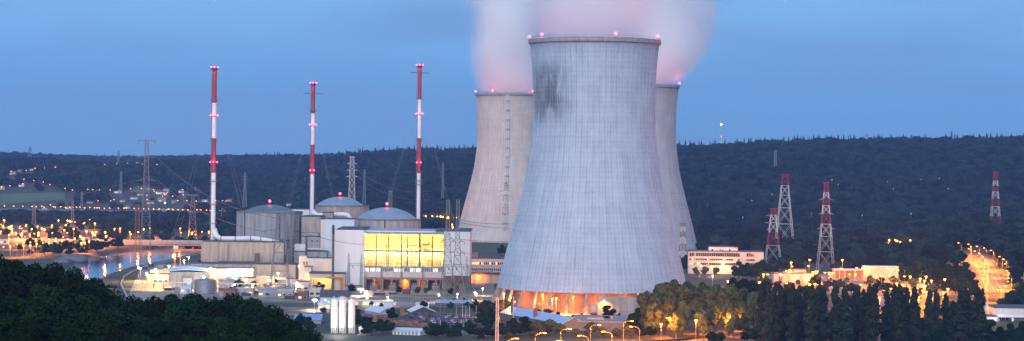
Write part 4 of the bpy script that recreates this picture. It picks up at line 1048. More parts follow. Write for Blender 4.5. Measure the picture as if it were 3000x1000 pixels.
# mast on the ridge
c = march(2113, 421, 6); t = thing('radio_mast', 'white radio mast with rings on the ridge right of the towers', 'mast', (c.x, c.y, ground(c.x, c.y)))
s = c.y / F; H = P(2113, 362, c.y).z - t.location.z
mb = MB(); mb.tube((0, 0, 0), (0, 0, H * .55), 1.5, 8, .9); mb.build('shaft', wht, t); mb = MB(); mb.tube((0, 0, H * .55), (0, 0, H), .8, 8, .4); mb.build('top_shaft', wht, t)
for k, (y, w_) in enumerate(((372, 3), (379, 4.5), (388, 5), (392, 3))):
    z = P(2113, y, c.y).z - t.location.z; mb = MB(); mb.lathe([(.4, z), (w_ * s, z), (w_ * s, z + .8), (.4, z + .8)], 12); mb.build('platform', steel, t)
for y in (365, 401): z = P(2113, y, c.y).z - t.location.z; mb = MB(); mb.lathe([(0, z - 1.1), (1.2, z), (0, z + 1.1)], 8, c=(0, 0)); o = mb.build('aviation_light', bulb_r if y > 400 else bulb_w, t); o.location.y = -1.6
# ------------------------------------------------------------------ switchyard in front of the hall
def spire(label, px, yt, D, w0, h_taper, yb_arm=None):
    t, tips = lattice('switchyard_mast', label, px, yt, D, w0, 1.2, [], waist=.6, th=.1, steel_m=steel_g, group='switchyard masts', cat='mast')
    return t
for px, yt, lb in ((1022, 741, 'thin spiked switchyard mast before the white left block'), (1059, 748, 'second spiked switchyard mast, by the glazing edge'), (1177, 762, 'slim switchyard mast before the middle of the glowing glass'), (1368, 752, 'slim switchyard mast before the right white block')):
    spire(lb, px, yt, 1440, 9, 10)
for px, lb in ((1313, 'left of the two tall green lattice masts before the right white block'), (1342, 'right of the two tall green lattice masts before the right white block')):
    lattice('switchyard_mast', lb, px, 586, 1432, 52 if px < 1330 else 46, 9, [(708, 20, 0), (740, 20, 0)] if px > 1330 else [(700, 16, 0)], waist=2.8, th=.15, steel_m=steel_g, group='switchyard masts', cat='mast')
def portal(label, xa, xb, yt, D, post_w=6):
    A = P(xa, yt, D); B = P(xb, yt, D); t = thing('switchyard_portal', label, 'portal frame', (A.x, D, 0), group='switchyard portals'); W = B.x - A.x; H = A.z
    for x in (0, W):
        mb = MB(); w_ = .55
        for dx in (-w_, w_):
            for dy in (-w_, w_): mb.tube((x + dx * 1.5, dy * 1.5, 0), (x + dx, dy, H), .1, 4)
        n = int(H / 1.6)
        for k in range(n):
            for dy in (-w_, w_):
                mb.tube((x - w_, dy, k * H / n), (x + w_, dy, (k + 1) * H / n), .06, 4, cap=False); mb.tube((x + w_, dy, k * H / n), (x - w_, dy, (k + 1) * H / n), .06, 4, cap=False)
        mb.build('post', steel_g, t)
    mb = MB()
    for z in (H, H - 1.3):
        for dy in (-.5, .5): mb.tube((0, dy, z), (W, dy, z), .1, 4)
    n = int(W / 1.5)
    for k in range(n): mb.tube((k * W / n, -.5, H - 1.3 * (k % 2)), ((k + 1) * W / n, -.5, H - 1.3 * ((k + 1) % 2)), .06, 4, cap=False)
    mb.build('beam', steel_g, t)
    for k in range(int(W / 5)):
        x = 2.5 + 5 * k; mb = MB(); mb.tube((x, 0, H - 1.3), (x + .5, 0, H - 3.6), .22, 6); mb.build('insulator', brown, t)
    return t
for a in ((1022, 1059, 772, 'wide grey portal frame before the white left block'), (1070, 1118, 779, 'portal frame before the first glowing panes'), (1118, 1177, 781, 'portal frame before the middle panes'), (1177, 1240, 780, 'portal frame left of the gantry panes'), (1240, 1302, 780, 'portal frame before the last glowing panes'), (1302, 1374, 776, 'portal frame before the right white block'), (1390, 1440, 790, 'portal frame before the office wing')):
    portal(a[3], a[0], a[1], a[2], 1436)
names = ['first', 'second', 'third', 'fourth', 'fifth', 'sixth', 'seventh']
for i, px in enumerate((1094, 1150, 1215, 1243, 1275, 1310, 1355)):
    c = P(px, 850, 1447); t = thing('transformer', 'grey transformer with bushings, %s from the left before the glass hall' % names[i], 'transformer', (c.x, 1446, 0), group='transformers before the turbine hall')
    part('tank', steel, t, -2.2, 2.2, 0, 3, .4, 4.2); part('plinth', conc, t, -2.8, 2.8, -.4, 3.4, 0, .399)
    for k in range(6): part('radiator_fin', steel_g, t, -2 + k * .7, -1.75 + k * .7, -.7, -.01, .8, 3.6)
    for k in range(3):
        mb = MB(); x = -1.4 + 1.4 * k; pr = [(.16 if q % 2 else .3, 4.2 + q * .26) for q in range(11)]; mb.lathe([(0.01, 4.2)] + pr + [(.01, 7)], 8, c=(x, 1.5)); mb.build('bushing', brown, t)
    mb = MB(); mb.tube((-2, 2.2, 5), (2, 2.2, 5), .55, 10); mb.build('conservator', steel, t)
# fence before the switchyard
A = G(1055, 886); B = G(1350, 876); t = thing('fence', 'tall dark mesh fence in front of the switchyard', 'fence', A); d = B - A; n = 60
mb = MB()
for k in range(n + 1): q = d * (k / n); mb.tube((q.x, q.y, 0), (q.x, q.y, 3.4), .09, 4)
mb.build('posts', dark, t)['kind'] = 'stuff'
mb = MB()
for z in (.3, 1.2, 2.1, 3.0): mb.tube((0, 0, z), (d.x, d.y, z), .05, 4)
mb.build('rail', dark, t)
# ------------------------------------------------------------------ silos and depot
base = P(1000, 985, 1098); t0 = thing('silo_house', 'white house with small windows carrying the three silos', 'building', (P(978, 985, 1098).x, 1095, 0))
W = P(1046, 985, 1098).x - t0.location.x; zs = P(1000, 985, 1098).z
part('wall', white, t0, 0, W, 0, 9, 0, zs); part('roof', steel_l, t0, -.3, W + .3, -.3, 9.3, zs + .002, zs + .3)
for x0 in (.30, .42, .80): window(t0, W * x0, W * x0 + 1.0, zs - 2.6, zs - 1.2, glass_d)
for nm, px, hw, yt in (('left white silo with a smooth shell', 977.5, 9.6, 877), ('middle white silo with hoops and pipes', 1001.5, 9.6, 876), ('right white silo, a little slimmer', 1028.5, 9.0, 877)):
    c = P(px, 985, 1099); t = thing('silo', nm, 'silo', (c.x, 1099, zs + .3), group='white silos'); r = hw * 1099 / F
    zt = P(px, yt, 1099).z - zs - .3; zc = P(px, 960, 1099).z - zs - .3
    mb = MB(); mb.lathe([(r, zc), (r, zt - .5), (r * .8, zt), (.01, zt + .25)], 32); mb.build('shell', white, t)
    mb = MB(); mb.lathe([(r * .2, zc - 2.4), (r, zc)], 32); mb.build('hopper', steel_l, t)
    mb = MB(); mb.lathe([(.5, zt), (.5, zt + 1.1), (.6, zt + 1.15), (.01, zt + 1.5)], 10); mb.build('vent', pink, t)
    for k in range(4):
        a = PI / 4 + k * PI / 2; p = (r * .92 * math.cos(a), r * .92 * math.sin(a)); mb = MB(); mb.tube((*p, 0), (*p, zc + .3), .18, 6); mb.build('leg', wht, t)
        b_ = a + PI / 2; q = (r * .92 * math.cos(b_), r * .92 * math.sin(b_)); mb = MB(); mb.tube((*p, .2), (*q, zc - .3), .1, 5); mb.tube((*q, .2), (*p, zc - .3), .1, 5); mb.build('brace', wht, t)
    if px == 1001.5:
        for k in range(6): mb = MB(); z = zc + (zt - zc) * (k + .7) / 6.5; mb.lathe([(r + .01, z), (r + .1, z), (r + .1, z + .25), (r + .01, z + .25)], 32); mb.build('hoop', steel_l, t)
        mb = MB(); mb.lathe([(r + .03, zt), (r + .1, zt), (r + .1, zt + 1.1), (r + .03, zt + 1.1)], 24); mb.build('railing', steel_l, t)
    mb = MB(); mb.tube((r + .25, -.4, 0), (r + .25, -.4, zt + .6), .14, 6); mb.build('fill_pipe', wht, t)
t = thing('mixer_drum', 'pale round mixer drum lying beside the silo house', 'drum', (P(1054, 1000, 1090).x, 1088, 0)); mb = MB(); mb.path([(0, 0, 2), (2.5, 0, 2.6), (4.5, 0, 2.2)], [2.2, 2.4, 1.5], 16); mb.build('drum', pink, t, smooth=True); part('cradle', steel, t, -1, 5, -1.5, 1.5, 0, .6)
t, W, H, lx, lz = bld('site_shed', 'low pale shed with a flat roof right of the silo house', 'shed', 1060, 1128, 988, 1096, 8, pink, steel_l)
for k in range(3): window(t, W * (.1 + .3 * k), W * (.1 + .3 * k) + 1.2, 1, H - .5, glass_d)
point(t0, (W * .25, -9, 7), 4000, COOL, .4)
def shed(label, x0, x1, yt, ye, D, depth, wall, roof=roof_p, axis='y', opening=False, doors=0, cat='shed'):
    A = P(x0, ye, D); B = P(x1, ye, D); ze = A.z; zr = P((x0 + x1) / 2, yt, D).z; t = thing('shed', label, cat, (A.x, D, 0)); W = B.x - A.x
    if opening:
        part('back_wall', wall, t, 0, W, depth - .3, depth, 0, ze)
        for k in range(4):
            for y in (0.1, depth * .5): part('post', steel, t, k * (W - .3) / 3, k * (W - .3) / 3 + .3, y, y + .3, 0, ze - .01)
    else:
        part('wall', wall, t, 0, W, 0, depth, 0, ze)
        for k in range(doors): a = W * (.12 + .8 * k / max(1, doors)); part('door', conc_g, t, a, a + W * .5 / max(1, doors), -.1, -.003, 0, ze * .75)
    mb = MB(); mb.gable(0, W, 0, depth, ze, zr, axis); mb.build('roof', roof, t)
    if axis == 'y' :
        mb = MB(); mb.add([(0, .05, ze), (W, .05, ze), (W / 2, .05, zr), (0, .35, ze), (W, .35, ze), (W / 2, .35, zr)], [(0, 1, 2), (5, 4, 3), (0, 3, 4, 1), (1, 4, 5, 2), (2, 5, 3, 0)]); mb.build('gable', wall, t)
    else:
        for x in (0.02, W - .3):
            mb = MB(); ym = depth / 2; mb.add([(x, 0, ze), (x, depth, ze), (x, ym, zr), (x + .28, 0, ze), (x + .28, depth, ze), (x + .28, ym, zr)], [(0, 2, 1), (3, 4, 5), (0, 1, 4, 3), (1, 2, 5, 4), (2, 0, 3, 5)]); mb.build('gable', wall, t)
    return t, W, ze
sh1, *_ = shed('pale grey depot shed with a light blue gabled roof', 1112, 1162, 904, 918, 1222, 22, M('shed_wall', (.36, .42, .48)), doors=1); sh1.rotation_euler.z = .45
sh2, *_ = shed('open sided depot shed with a pale roof over stored goods', 1200, 1282, 900, 918, 1255, 20, dark, opening=True); sh2.rotation_euler.z = .15
sh3, *_ = shed('long white shed with a shallow pale roof at the bottom edge', 1150, 1236, 964, 971, 1094, 14, white, axis='x'); sh3.rotation_euler.z = -.30
for k in range(7): part('door', conc_g, sh3, .8 + 1.9 * k, 1.9 + 1.9 * k, -.1, -.003, .1, 2.4)
shed('small pale hut with a gabled roof left of the silos', 932, 968, 886, 893, 1275, 10, cream, axis='x', cat='hut')
sh4, *_ = shed('dark blue hipped roof hut in front of the loading bay', 938, 1020, 853, 871, 1335, 12, white_b, roof_d, axis='x', cat='hut')
t, W, H, lx, lz = bld('site_office', 'white box office with a lit window above the open shed', 'building', 1218, 1256, 891, 1290, 9, white, roof_p, parapet=.3); window(t, lx(1222), lx(1228), lz(902), lz(895), win_c)
t, W, H, lx, lz = bld('canteen', 'long low dark building with a pale roof edge behind the car park', 'building', 1276, 1382, 889, 1290, 10, dark, roof_b, parapet=1.4)
for k in range(12): window(t, W * (k + .1) / 12, W * (k + .85) / 12, H * .3, H * .8, glass_d, steel)
t, W, H, lx, lz = bld('site_cabin', 'small pale blue cabin behind the depot trees', 'cabin', 1126, 1150, 887, 1290, 5, white_b, roof_p, parapet=.2)
t, W, H, lx, lz = bld('site_store', 'low lit store with white bays right of the silos', 'building', 1038, 1150, 882, 1310, 7, cream, roof_p, parapet=.25)
for k in range(9): part('bay_door', white if k != 1 else conc_d, t, W * (k + .1) / 9, W * (k + .9) / 9, -.12, -.003, .2, H - .6)
part('store_annex', white, t, W * 1.01, W * 1.09, 0, 5, 0, H * .7)
A = P(1466, 912, 1204); A.z = 0; B = P(1648, 944, 1126); dv = Vector((B.x - A.x, B.y - A.y, 0)); W = dv.length; zr = P(1492, 902, 1200).z
bx = thing('hall', 'long blue metal roofed hall below the front cooling tower', 'hall', A, math.atan2(dv.y, dv.x)); ze = zr - 3.2
part('wall', M('hall_side', (.16, .15, .15)), bx, 0, W, 0, 13, 0, ze); mb = MB(); mb.gable(0, W, 0, 13, ze, zr, 'x'); mb.build('roof', M('sky_blue_metal_roof', (.30, .44, .66), rough=.35, var=.08), bx)
for x in (.02, W - .3):
    mb = MB(); mb.add([(x, 0, ze), (x, 13, ze), (x, 6.5, zr), (x + .28, 0, ze), (x + .28, 13, ze), (x + .28, 6.5, zr)], [(0, 2, 1), (3, 4, 5), (0, 1, 4, 3), (1, 2, 5, 4), (2, 0, 3, 5)]); mb.build('gable', MATS['hall_side'], bx)
for x in (.14, .52): part('roof_chimney', brick, bx, W * x, W * x + 1.6, 1, 2.6, ze * .8, zr + 2.4)
mb = MB(); mb.tube((W * .24, -.6, 0), (W * .24, -.6, zr + 7), .35, 8); mb.build('flue_pipe', steel_l, bx)
t, W, H, lx, lz = bld('flat_depot', 'low depot with a wide pale flat roof below the screen wall', 'building', 1664, 1830, 944, 1130, 44, M('hall_side', (.16, .15, .15)), M('pale_flat_roof', (.26, .24, .25), var=.12, scale=.1)); t.rotation_euler.z = -.12
part('roof_rail', steel, t, W * .3, W * .6, 12, 12.2, H + .6, H + 1.6); part('roof_box', steel, t, W * .7, W * .74, 20, 22, H + .6, H + 1.8)
sh5, *_ = shed('blue grey roofed store half hidden by the dark slope trees', 862, 940, 925, 938, 1160, 18, M('shed_wall'), roof_b, axis='x', cat='store') if False else shed('blue grey roofed store half hidden by the dark slope trees', 862, 940, 925, 938, 1160, 18, conc_g, roof_b, axis='x', cat='store')
t, W, H, lx, lz = bld('round_kiosk', 'small brown domed kiosk in the depot', 'kiosk', 1094, 1106, 922, 1180, 2.5, brown, brown, walls=False); mb = MB(); mb.lathe([(1.1, 0), (1.3, H * .5), (1.1, H * .8), (.5, H), (.01, H + .1)], 14, c=(W / 2, 1.2)); mb.build('shell', brick, t, smooth=True); part('plinth', conc, t, -.4, W + .4, -.4, 2.9, 0, .3)
t, W, H, lx, lz = bld('chimney_stump', 'square brown brick chimney between the two depot sheds', 'chimney', 1173, 1184, 899, 1225, 2.2, brick, conc_d, parapet=.4)
# cars
def car_mesh(m):
    mb = MB()
    prof = [(-2.1, .35), (-2.15, .75), (-1.9, .95), (-1.45, 1.0), (-.95, 1.42), (.75, 1.45), (1.35, .98), (2.0, .85), (2.12, .55), (2.05, .35)]
    n = len(prof); vs = [(x, -.85, z) for x, z in prof] + [(x, .85, z) for x, z in prof]
    mb.add(vs, [tuple(range(n)), tuple(range(2 * n - 1, n - 1, -1))] + [(i, i + n, (i + 1) % n + n, (i + 1) % n) for i in range(n)])
    for s_ in (-.87, .83): mb.add([(-1.3, s_, 1.0), (1.15, s_, 1.0), (.65, s_, 1.38), (-.9, s_, 1.36), (-1.3, s_ + .04, 1.0), (1.15, s_ + .04, 1.0), (.65, s_ + .04, 1.38), (-.9, s_ + .04, 1.36)], [(0, 1, 2, 3), (7, 6, 5, 4), (0, 4, 5, 1), (2, 6, 7, 3)], 1)
    mb.add([(1.38, -.7, .99), (1.38, .7, .99), (.80, .65, 1.44), (.80, -.65, 1.44)], [(0, 1, 2, 3)], 1); mb.add([(-1.5, -.7, 1.02), (-1.5, .7, 1.02), (-1.0, .65, 1.43), (-1.0, -.65, 1.43)], [(3, 2, 1, 0)], 1)
    for x in (-1.3, 1.3):
        for y in (-.8, .8): mb.tube((x, y - .1, .32), (x, y + .1, .32), .32, 10, mi=2)
    return mb.mesh('parked_car', [m, glass_d, dark])
cc = [('silver', (.22, .24, .27)), ('white', (.42, .43, .45)), ('dark blue', (.03, .05, .14)), ('black', (.02, .02, .025)), ('dark red', (.11, .02, .025)), ('grey', (.10, .11, .13))]
cmesh = [(n, car_mesh(M(n.replace(' ', '_') + '_car_paint', c, rough=.3, var=.02, spec=.6))) for n, c in cc]
rows = [(1190, 1290, 923), (1200, 1400, 927.5), (1205, 1408, 932.5), (1225, 1412, 938), (1250, 1412, 943.5), (1272, 1410, 949), (1300, 1408, 954.5), (1325, 1402, 960)]
for i, (a, b_, y) in enumerate(rows):
    A = G(a, y); Bp = G(b_, y); n = int((Bp.x - A.x) / 2.75)
    for k in range(n):
        if R_.random() < .12: continue
        nm, me = R_.choice(cmesh); x = A.x + 2.75 * k
        o = link('parked_car', me, None, (x, A.y + R_.uniform(-.3, .3), .09), PI / 2 + R_.uniform(-.06, .06) + (PI if R_.random() < .4 else 0))
        tag(o, 'small %s car parked in the crowded car park, %s row from the back' % (nm, ORD[i]), 'car', 'cars in the crowded car park')
# timber stacks / stored goods in red streaks
for k, (px, py, L) in enumerate(((1100, 940, 8), (1130, 948, 14), (1165, 953, 16), (1200, 958, 18), (1150, 945, 14), (1075, 928, 12), (1040, 926, 10))):
    c = G(px, py, .3); t = thing('pallet_stack', 'low stack of reddish goods on the depot yard, %s from the back' % ORD[[6, 3, 4, 5, 2, 1, 0].index([6, 5, 4, 3, 2, 1, 0][k]) if False else k], 'stack', (c.x, c.y, .07), -.1, 'stacks of goods on the depot yard')
    for j in range(4): part('pallet', brick if j % 2 else brown, t, j * L / 4 + .1, (j + 1) * L / 4 - .1, 0, 1.6, 0, 1.1 + .25 * ((j * 7 + k) % 3))
# utility pole
c = P(1457, 872, 1050); zg = ground(c.x, 1050); t = thing('utility_pole', 'tall pale concrete pole with cables at the bottom edge', 'pole', (c.x, 1050, zg)); H = c.z - zg
mb = MB(); mb.tube((-.55, 0, 0), (-.4, 0, H), .30, 8, .22); mb.build('shaft', pink, t); mb = MB(); mb.tube((.55, 0, 0), (.4, 0, H), .30, 8, .22); mb.build('shaft', pink, t)
for k in range(9): z = H * (k + .5) / 9; part('rung', conc, t, -.5, .5, -.1, .1, z, z + .22)
mb = MB()
for s_, a in ((-1, 1.6), (1, 1.3), (-1, .6), (1, .7)): mb.tube((0, 0, H - .8), (s_ * a, 0, H + .3), .1, 5)
mb.build('bracket', steel_l, t)
for s_ in (-1.5, -.6, .6, 1.3): mb = MB(); mb.lathe([(.01, H + .2), (.16, H + .3), (.12, H + .6), (.18, H + .75), (.01, H + 1)], 8, c=(s_, 0)); mb.build('insulator', brown, t)
# ------------------------------------------------------------------ river side
c0 = P(-60, 703, 2160); c1 = P(600, 711, 2160); t = thing('road_bridge', 'low concrete road bridge with one pair of piers over the river', 'bridge', (c0.x, 2155, 0)); W = c1.x - c0.x; zb = P(300, 706, 2160).z
part('deck', conc_b, t, 0, W, 0, 14, zb - 2.4, zb); part('parapet', conc, t, 0, W, -.3, -.003, zb - .6, zb + 1.1); part('parapet', conc, t, 0, W, 14.003, 14.3, zb - .6, zb + 1.1)
part('girder', conc_b, t, .2, W - .2, 1, 13, zb - 4.0, zb - 2.403)
xp = P(366, 720, 2160).x - c0.x
for dx in (-9, 0, 9):
    mb = MB(); mb.add([(xp + dx - 2, 2, zb - 4.003), (xp + dx + 2, 2, zb - 4.003), (xp + dx + 2, 12, zb - 4.003), (xp + dx - 2, 12, zb - 4.003), (xp + dx * .35 - 1.4, 4, -6), (xp + dx * .35 + 1.4, 4, -6), (xp + dx * .35 + 1.4, 10, -6), (xp + dx * .35 - 1.4, 10, -6)], [(0, 1, 2, 3), (7, 6, 5, 4), (0, 4, 5, 1), (1, 5, 6, 2), (2, 6, 7, 3), (3, 7, 4, 0)]); mb.build('pier', conc, t)
for xx in (60, 180, 400, 470): mb = MB(); x = P(xx, 720, 2160).x - c0.x; mb.box(x - 2, x + 2, 2, 12, -1, zb - 4.01); mb.build('pier', conc, t)
c = G(484, 722, -3); t = thing('river_barge', 'white passenger barge moored beyond the bridge', 'boat', (c.x, c.y, -3))
mb = MB(); L = 28; vs = []
for x, wd in ((-L / 2, 1.8), (-L / 2 + 3, 2.8), (L / 2 - 6, 2.8), (L / 2, .3)): vs += [(x, -wd, -.5), (x, -wd, 2.2), (x, wd, 2.2), (x, wd, -.5)]
mb.add(vs, [(i * 4 + a, i * 4 + (a + 1) % 4, i * 4 + 4 + (a + 1) % 4, i * 4 + 4 + a) for i in range(3) for a in range(4)] + [(0, 3, 2, 1), (12, 13, 14, 15)]); mb.build('hull', conc_g, t)
part('cabin', white, t, -9, 7, -2.2, 2.2, 2.2, 4.6); part('wheelhouse', white, t, -12, -9.01, -1.8, 1.8, 2.2, 5.8); part('cabin_roof', wht, t, -9.3, 7.3, -2.5, 2.5, 4.6, 4.85)
for k in range(7): window(t, -8.5 + 2.2 * k, -6.8 + 2.2 * k, 3, 4.2, glass_d, y=-2.2)
for px, py, hw, hh, lb in ((215, 752, 46, 17, 'dark gravel heap on the left river bank'), (262, 745, 30, 12, 'second lower gravel heap near the bridge'), (303, 738, 26, 14, 'pale domed gravel heap beside the bridge pier'), (178, 762, 28, 10, 'small dark gravel heap by the lit quay road')):
    c = G(px, py + 6, 0); s = c.y / F; mb = MB(); lump(mb, (0, 0, 0), (hw * s, hw * s * .8, hh * s), random.Random(px), 20, 10, .10)
    tag(mb.build('gravel_heap', M('heap_gravel', (.13, .125, .14), var=.3, scale=.3), None, True, (c.x, c.y, ground(c.x, c.y) - .5)), lb, 'gravel heap', 'gravel heaps by the river')
t = thing('gantry_crane', 'orange gantry crane on the river bank beside the beige block', 'crane', (P(510, 735, 1640).x, 1640, 0)); s = 1640 / F; W = 84 * s; zb = P(550, 737, 1640).z; zt = P(550, 730, 1640).z
part('beam', orange, t, 0, W, 0, 1.6, zb, zt); part('leg', orange, t, W - 5.5 * s, W - .01, .1, 1.5, 0, zb - .003); part('leg', orange, t, .2, 1, .1, 1.5, 0, zb - .003); part('leg', orange, t, 17 * s, 17 * s + 1, .1, 1.5, 0, zb - .003); part('cabin', wht, t, -.5, 3, -.3, 2, zt + .003, zt + 2.4); part('trolley', orange, t, 53 * s, 57 * s, -.2, 1.8, zt + .003, zt + 1.6)
mb = MB(); mb.tube((40 * s, .8, zb), (40 * s, .8, 1.5), .12, 5); mb.build('hoist_cable', dark, t)
# quay kerb wall
t = thing('quay_wall', 'curved pale quay wall along the plant side of the river', 'wall', (0, 0, 0)); pts = [G(a, b_, 0) for a, b_ in ((592, 744), (540, 757), (480, 771), (430, 782), (392, 795), (362, 812), (352, 835), (370, 870))]
for a, b_ in zip(pts[:-1], pts[1:]):
    d = (b_ - a); nrm = Vector((-d.y, d.x, 0)).normalized() * .8; mb = MB(); q = [a, b_, b_ + nrm, a + nrm]
    mb.add([(p.x, p.y, -5) for p in q] + [(p.x, p.y, 1.1) for p in q], [(4, 5, 6, 7), (0, 1, 5, 4), (1, 2, 6, 5), (2, 3, 7, 6), (3, 0, 4, 7)]); mb.build('wall_segment', conc, t)
# ------------------------------------------------------------------ right hand buildings
t, W, H, lx, lz = bld('office_building', 'long three storey office with ribbon windows and a white penthouse', 'office building', 2017, 2236, 738, 1720, 22, pink, roof_d)
t.rotation_euler.z = -.05
part('penthouse', white, t, lx(2077), lx(2150), 5, 18, H + .6, lz(725)); part('penthouse_side', white, t, lx(2150) + .01, lx(2162), 6, 17, H + .6, lz(726)); ph = part('penthouse_roof', roof_d, t, lx(2076), lx(2163), 4.8, 18.2, lz(725) + .003, lz(725) + .4)
for a, b_, c_, d in ((2085, 2090, 737, 731), (2109, 2113, 735, 731), (2117, 2119, 738, 731), (2136, 2141, 738, 731)): window(t, lx(a), lx(b_), lz(c_), lz(d), glass_d, y=5)
rowy = [(752, 741.5), (764, 755.5), (778, 769)]
lit = {(1, 1), (1, 15), (1, 16), (1, 20), (1, 21), (1, 23), (2, 0), (2, 1), (1, 8), (1, 24)}
for j, (ya, yb_) in enumerate(rowy):
    px = 2020; k = 0
    while px < 2206:
        if not (2166 <= px < 2182):
            window(t, lx(px), lx(px + 6.0), lz(ya), lz(yb_), (win_w if (j, k) in lit else glass_d), brown, 0, 0)
        px += 6.4; k += 1
for j in (0, 1, 2): part('spandrel_band', pink, t, .1, W - .1, -.35, -.003, lz(rowy[j][0]) - 1.7, lz(rowy[j][0]) - .05)
for px in (2017, 2035, 2168, 2180, 2210, 2222): part('pier', pink, t, lx(px), lx(px + 2.5), -.5, -.352, 0, H - .2)
def house(label, px, py, D, wpx, hpx, wall=cream, roof=brown, lit_=1, group='houses of the far village', cat='house', rz=0.0):
    c = march(px, py) if D is None else P(px, py, D); z0 = ground(c.x, c.y); s = c.y / F; W = wpx * s; H = hpx * s * .62; SIGHT.append((px, py, c.y, wpx * .4))
    t = thing('house', label, cat, (c.x, c.y, z0 - .5), rz, group); part('wall', wall, t, -W / 2, W / 2, 0, W * .7, 0, H + .5)
    mb = MB(); mb.gable(-W / 2, W / 2, 0, W * .7, H + .5, H + .5 + hpx * s * .45, 'x', .4, .25); mb.build('roof', roof, t)
    for x in (-W / 2 + .02, W / 2 - .3):
        mb = MB(); ym = W * .35; ze, zr = H + .5, H + .5 + hpx * s * .45; mb.add([(x, 0, ze), (x, W * .7, ze), (x, ym, zr), (x + .28, 0, ze), (x + .28, W * .7, ze), (x + .28, ym, zr)], [(0, 2, 1), (3, 4, 5), (0, 1, 4, 3), (1, 2, 5, 4), (2, 0, 3, 5)]); mb.build('gable', wall, t)
    for k in range(2): window(t, -W * .32 + W * .4 * k, -W * .32 + W * .4 * k + W * .2, H * .35, H * .75, win_w if k < lit_ else glass_d)
    return t
HS = [(36, 512, 18, 9, white, 'white house on the upper left hillside, lowest of its lane'), (58, 504, 14, 7, conc, 'grey house on the upper left hillside lane'), (62, 548, 16, 9, white, 'white house under the trees above the pale meadow'), (6, 556, 12, 10, cream, 'cream house at the left edge above the pale meadow'), (92, 500, 10, 6, white, 'small white house, topmost of the upper lane'),
      (345, 567, 22, 9, white, 'long white house in the village below the tall pylon'), (392, 585, 20, 9, white_b, 'pale blue house lower in the village'), (410, 574, 18, 9, conc, 'grey house above the pale blue one'), (470, 570, 26, 10, white, 'wide white house by the floodlit pole'), (486, 562, 16, 8, pink, 'pink house on the village slope'), (474, 592, 24, 12, conc_g, 'grey block in the village near the floodlight'), (530, 566, 16, 10, white, 'white house right of the floodlit pole'), (262, 596, 18, 6, white_b, 'pale roofed house at the edge of the long meadow'), (358, 593, 14, 8, pink, 'pink house behind the row of road lamps'), (440, 598, 20, 9, cream, 'cream house just above the long road row'), (510, 597, 16, 9, brick, 'brick house above the long road row'), (600, 592, 18, 7, pink, 'pink house right of the chimney on the valley slope'), (672, 591, 20, 7, cream, 'cream house below the slope meadow'), (846, 604, 14, 9, white, 'white cottage behind the green dome'), (130, 615, 14, 8, pink, 'pink house on the long straight road'), (372, 612, 18, 8, cream, 'cream house beside the long road row, near its middle'), (200, 613, 16, 8, pink, 'pink house on the straight road left of the mast')]
for px, py, wp, hp, m, lb in HS: house(lb, px, py, None, wp, hp, m, brown if px % 3 else conc_d)
for px, py, D, wp, hp, m, lb in ((10, 702, 2140, 26, 26, pink, 'pale gabled house at the left edge of the orange town'), (40, 698, 2200, 26, 16, cream, 'cream house among the town lamps'), (78, 690, 2300, 24, 16, brick, 'brick house among the town lamps'), (75, 674, 2450, 20, 14, pink, 'upper pink house in the orange town'), (128, 700, 2190, 18, 26, M('yellow_render', (.55, .38, .12)), 'tall yellow lit house in the orange town'), (465, 688, 2250, 24, 12, pink, 'house beyond the bridge near the moored barge'), (585, 694, 2230, 18, 12, cream, 'orange lit house just left of the chimney foot'), (545, 700, 2180, 16, 10, pink, 'low house behind the bridge end'), (186, 688, 2350, 22, 12, brick, 'brick house right of the yellow one'), (250, 690, 2300, 22, 10, pink, 'pink house behind the bridge lamps')):
    house(lb, px, py, D, wp, hp, m, brown, group='houses of the orange lit town')
# substation buildings
t, W, H, lx, lz = bld('substation_hall', 'pale substation hall with striped tall windows among orange lamps', 'building', 2267, 2382, 803, 1612, 16, pink, roof_d)
for i, a in enumerate((2281, 2305, 2342, 2371)):
    for k in range(3): window(t, lx(a + k * 4), lx(a + k * 4 + 3.4), lz(828), lz(808), win_w if i in (1, 2) else brown, brown, 0, 1)
for k in range(6): part('wall_panel', pink, t, W * k / 6 + .05, W * (k + 1) / 6 - .05, -.1, -.003, H - 1.2, H - .1)
t, W, H, lx, lz = bld('control_kiosk', 'pale low block behind the substation hall roof', 'building', 2325, 2362, 791, 1650, 8, cream, roof_d)
t, W, H, lx, lz = bld('canopy_hall', 'long canopy on white posts over the lit substation yard', 'canopy', 2443, 2535, 789, 1640, 10, conc, roof_p, walls=False); part('roof', roof_p, t, 0, W, 0, 10, H - 1, H); part('back_wall', M('ochre_wall', (.40, .28, .14)), t, 0, W, 9.5, 10, 0, H - 1.003)
for a in (2445, 2459, 2474, 2505, 2530): part('post', wht, t, lx(a), lx(a) + .5, .2, .7, .1, H - 1.003)
part('lit_cabin', cream, t, lx(2431), lx(2440), -3, 1, 0, 5); part('hedge_trough', conc_b, t, 0, W, -.5, .1, .1, .9)
t, W, H, lx, lz = bld('long_wall_hall', 'long cream walled hall glowing orange behind the canopy', 'building', 2534, 2632, 783, 1668, 14, cream, roof_p)
for k in range(4): part('wall_panel', cream, t, W * k / 4 + .1, W * (k + 1) / 4 - .1, -.12, -.003, .3, H - .2)
part('tall_tank', brown, t, lx(2601), lx(2612), -3, -.5, 0, lz(812)); part('white_unit', wht, t, lx(2592), lx(2600), -2, -.5, 0, lz(818)); part('ledge', wht, t, lx(2545), lx(2575), -2, -.3, lz(824), lz(821))
t, W, H, lx, lz = bld('works_block', 'yellow lit block with a dark stair tower among the poplars', 'building', 2642, 2722, 832, 1560, 14, cream, roof_d); part('stair_tower', conc_d, t, lx(2655), lx(2684), -4, -.01, 0, H + 1.2)
for k in range(3): window(t, lx(2673), lx(2679), lz(850 - k * 4), lz(847 - k * 4), win_c, y=-4)
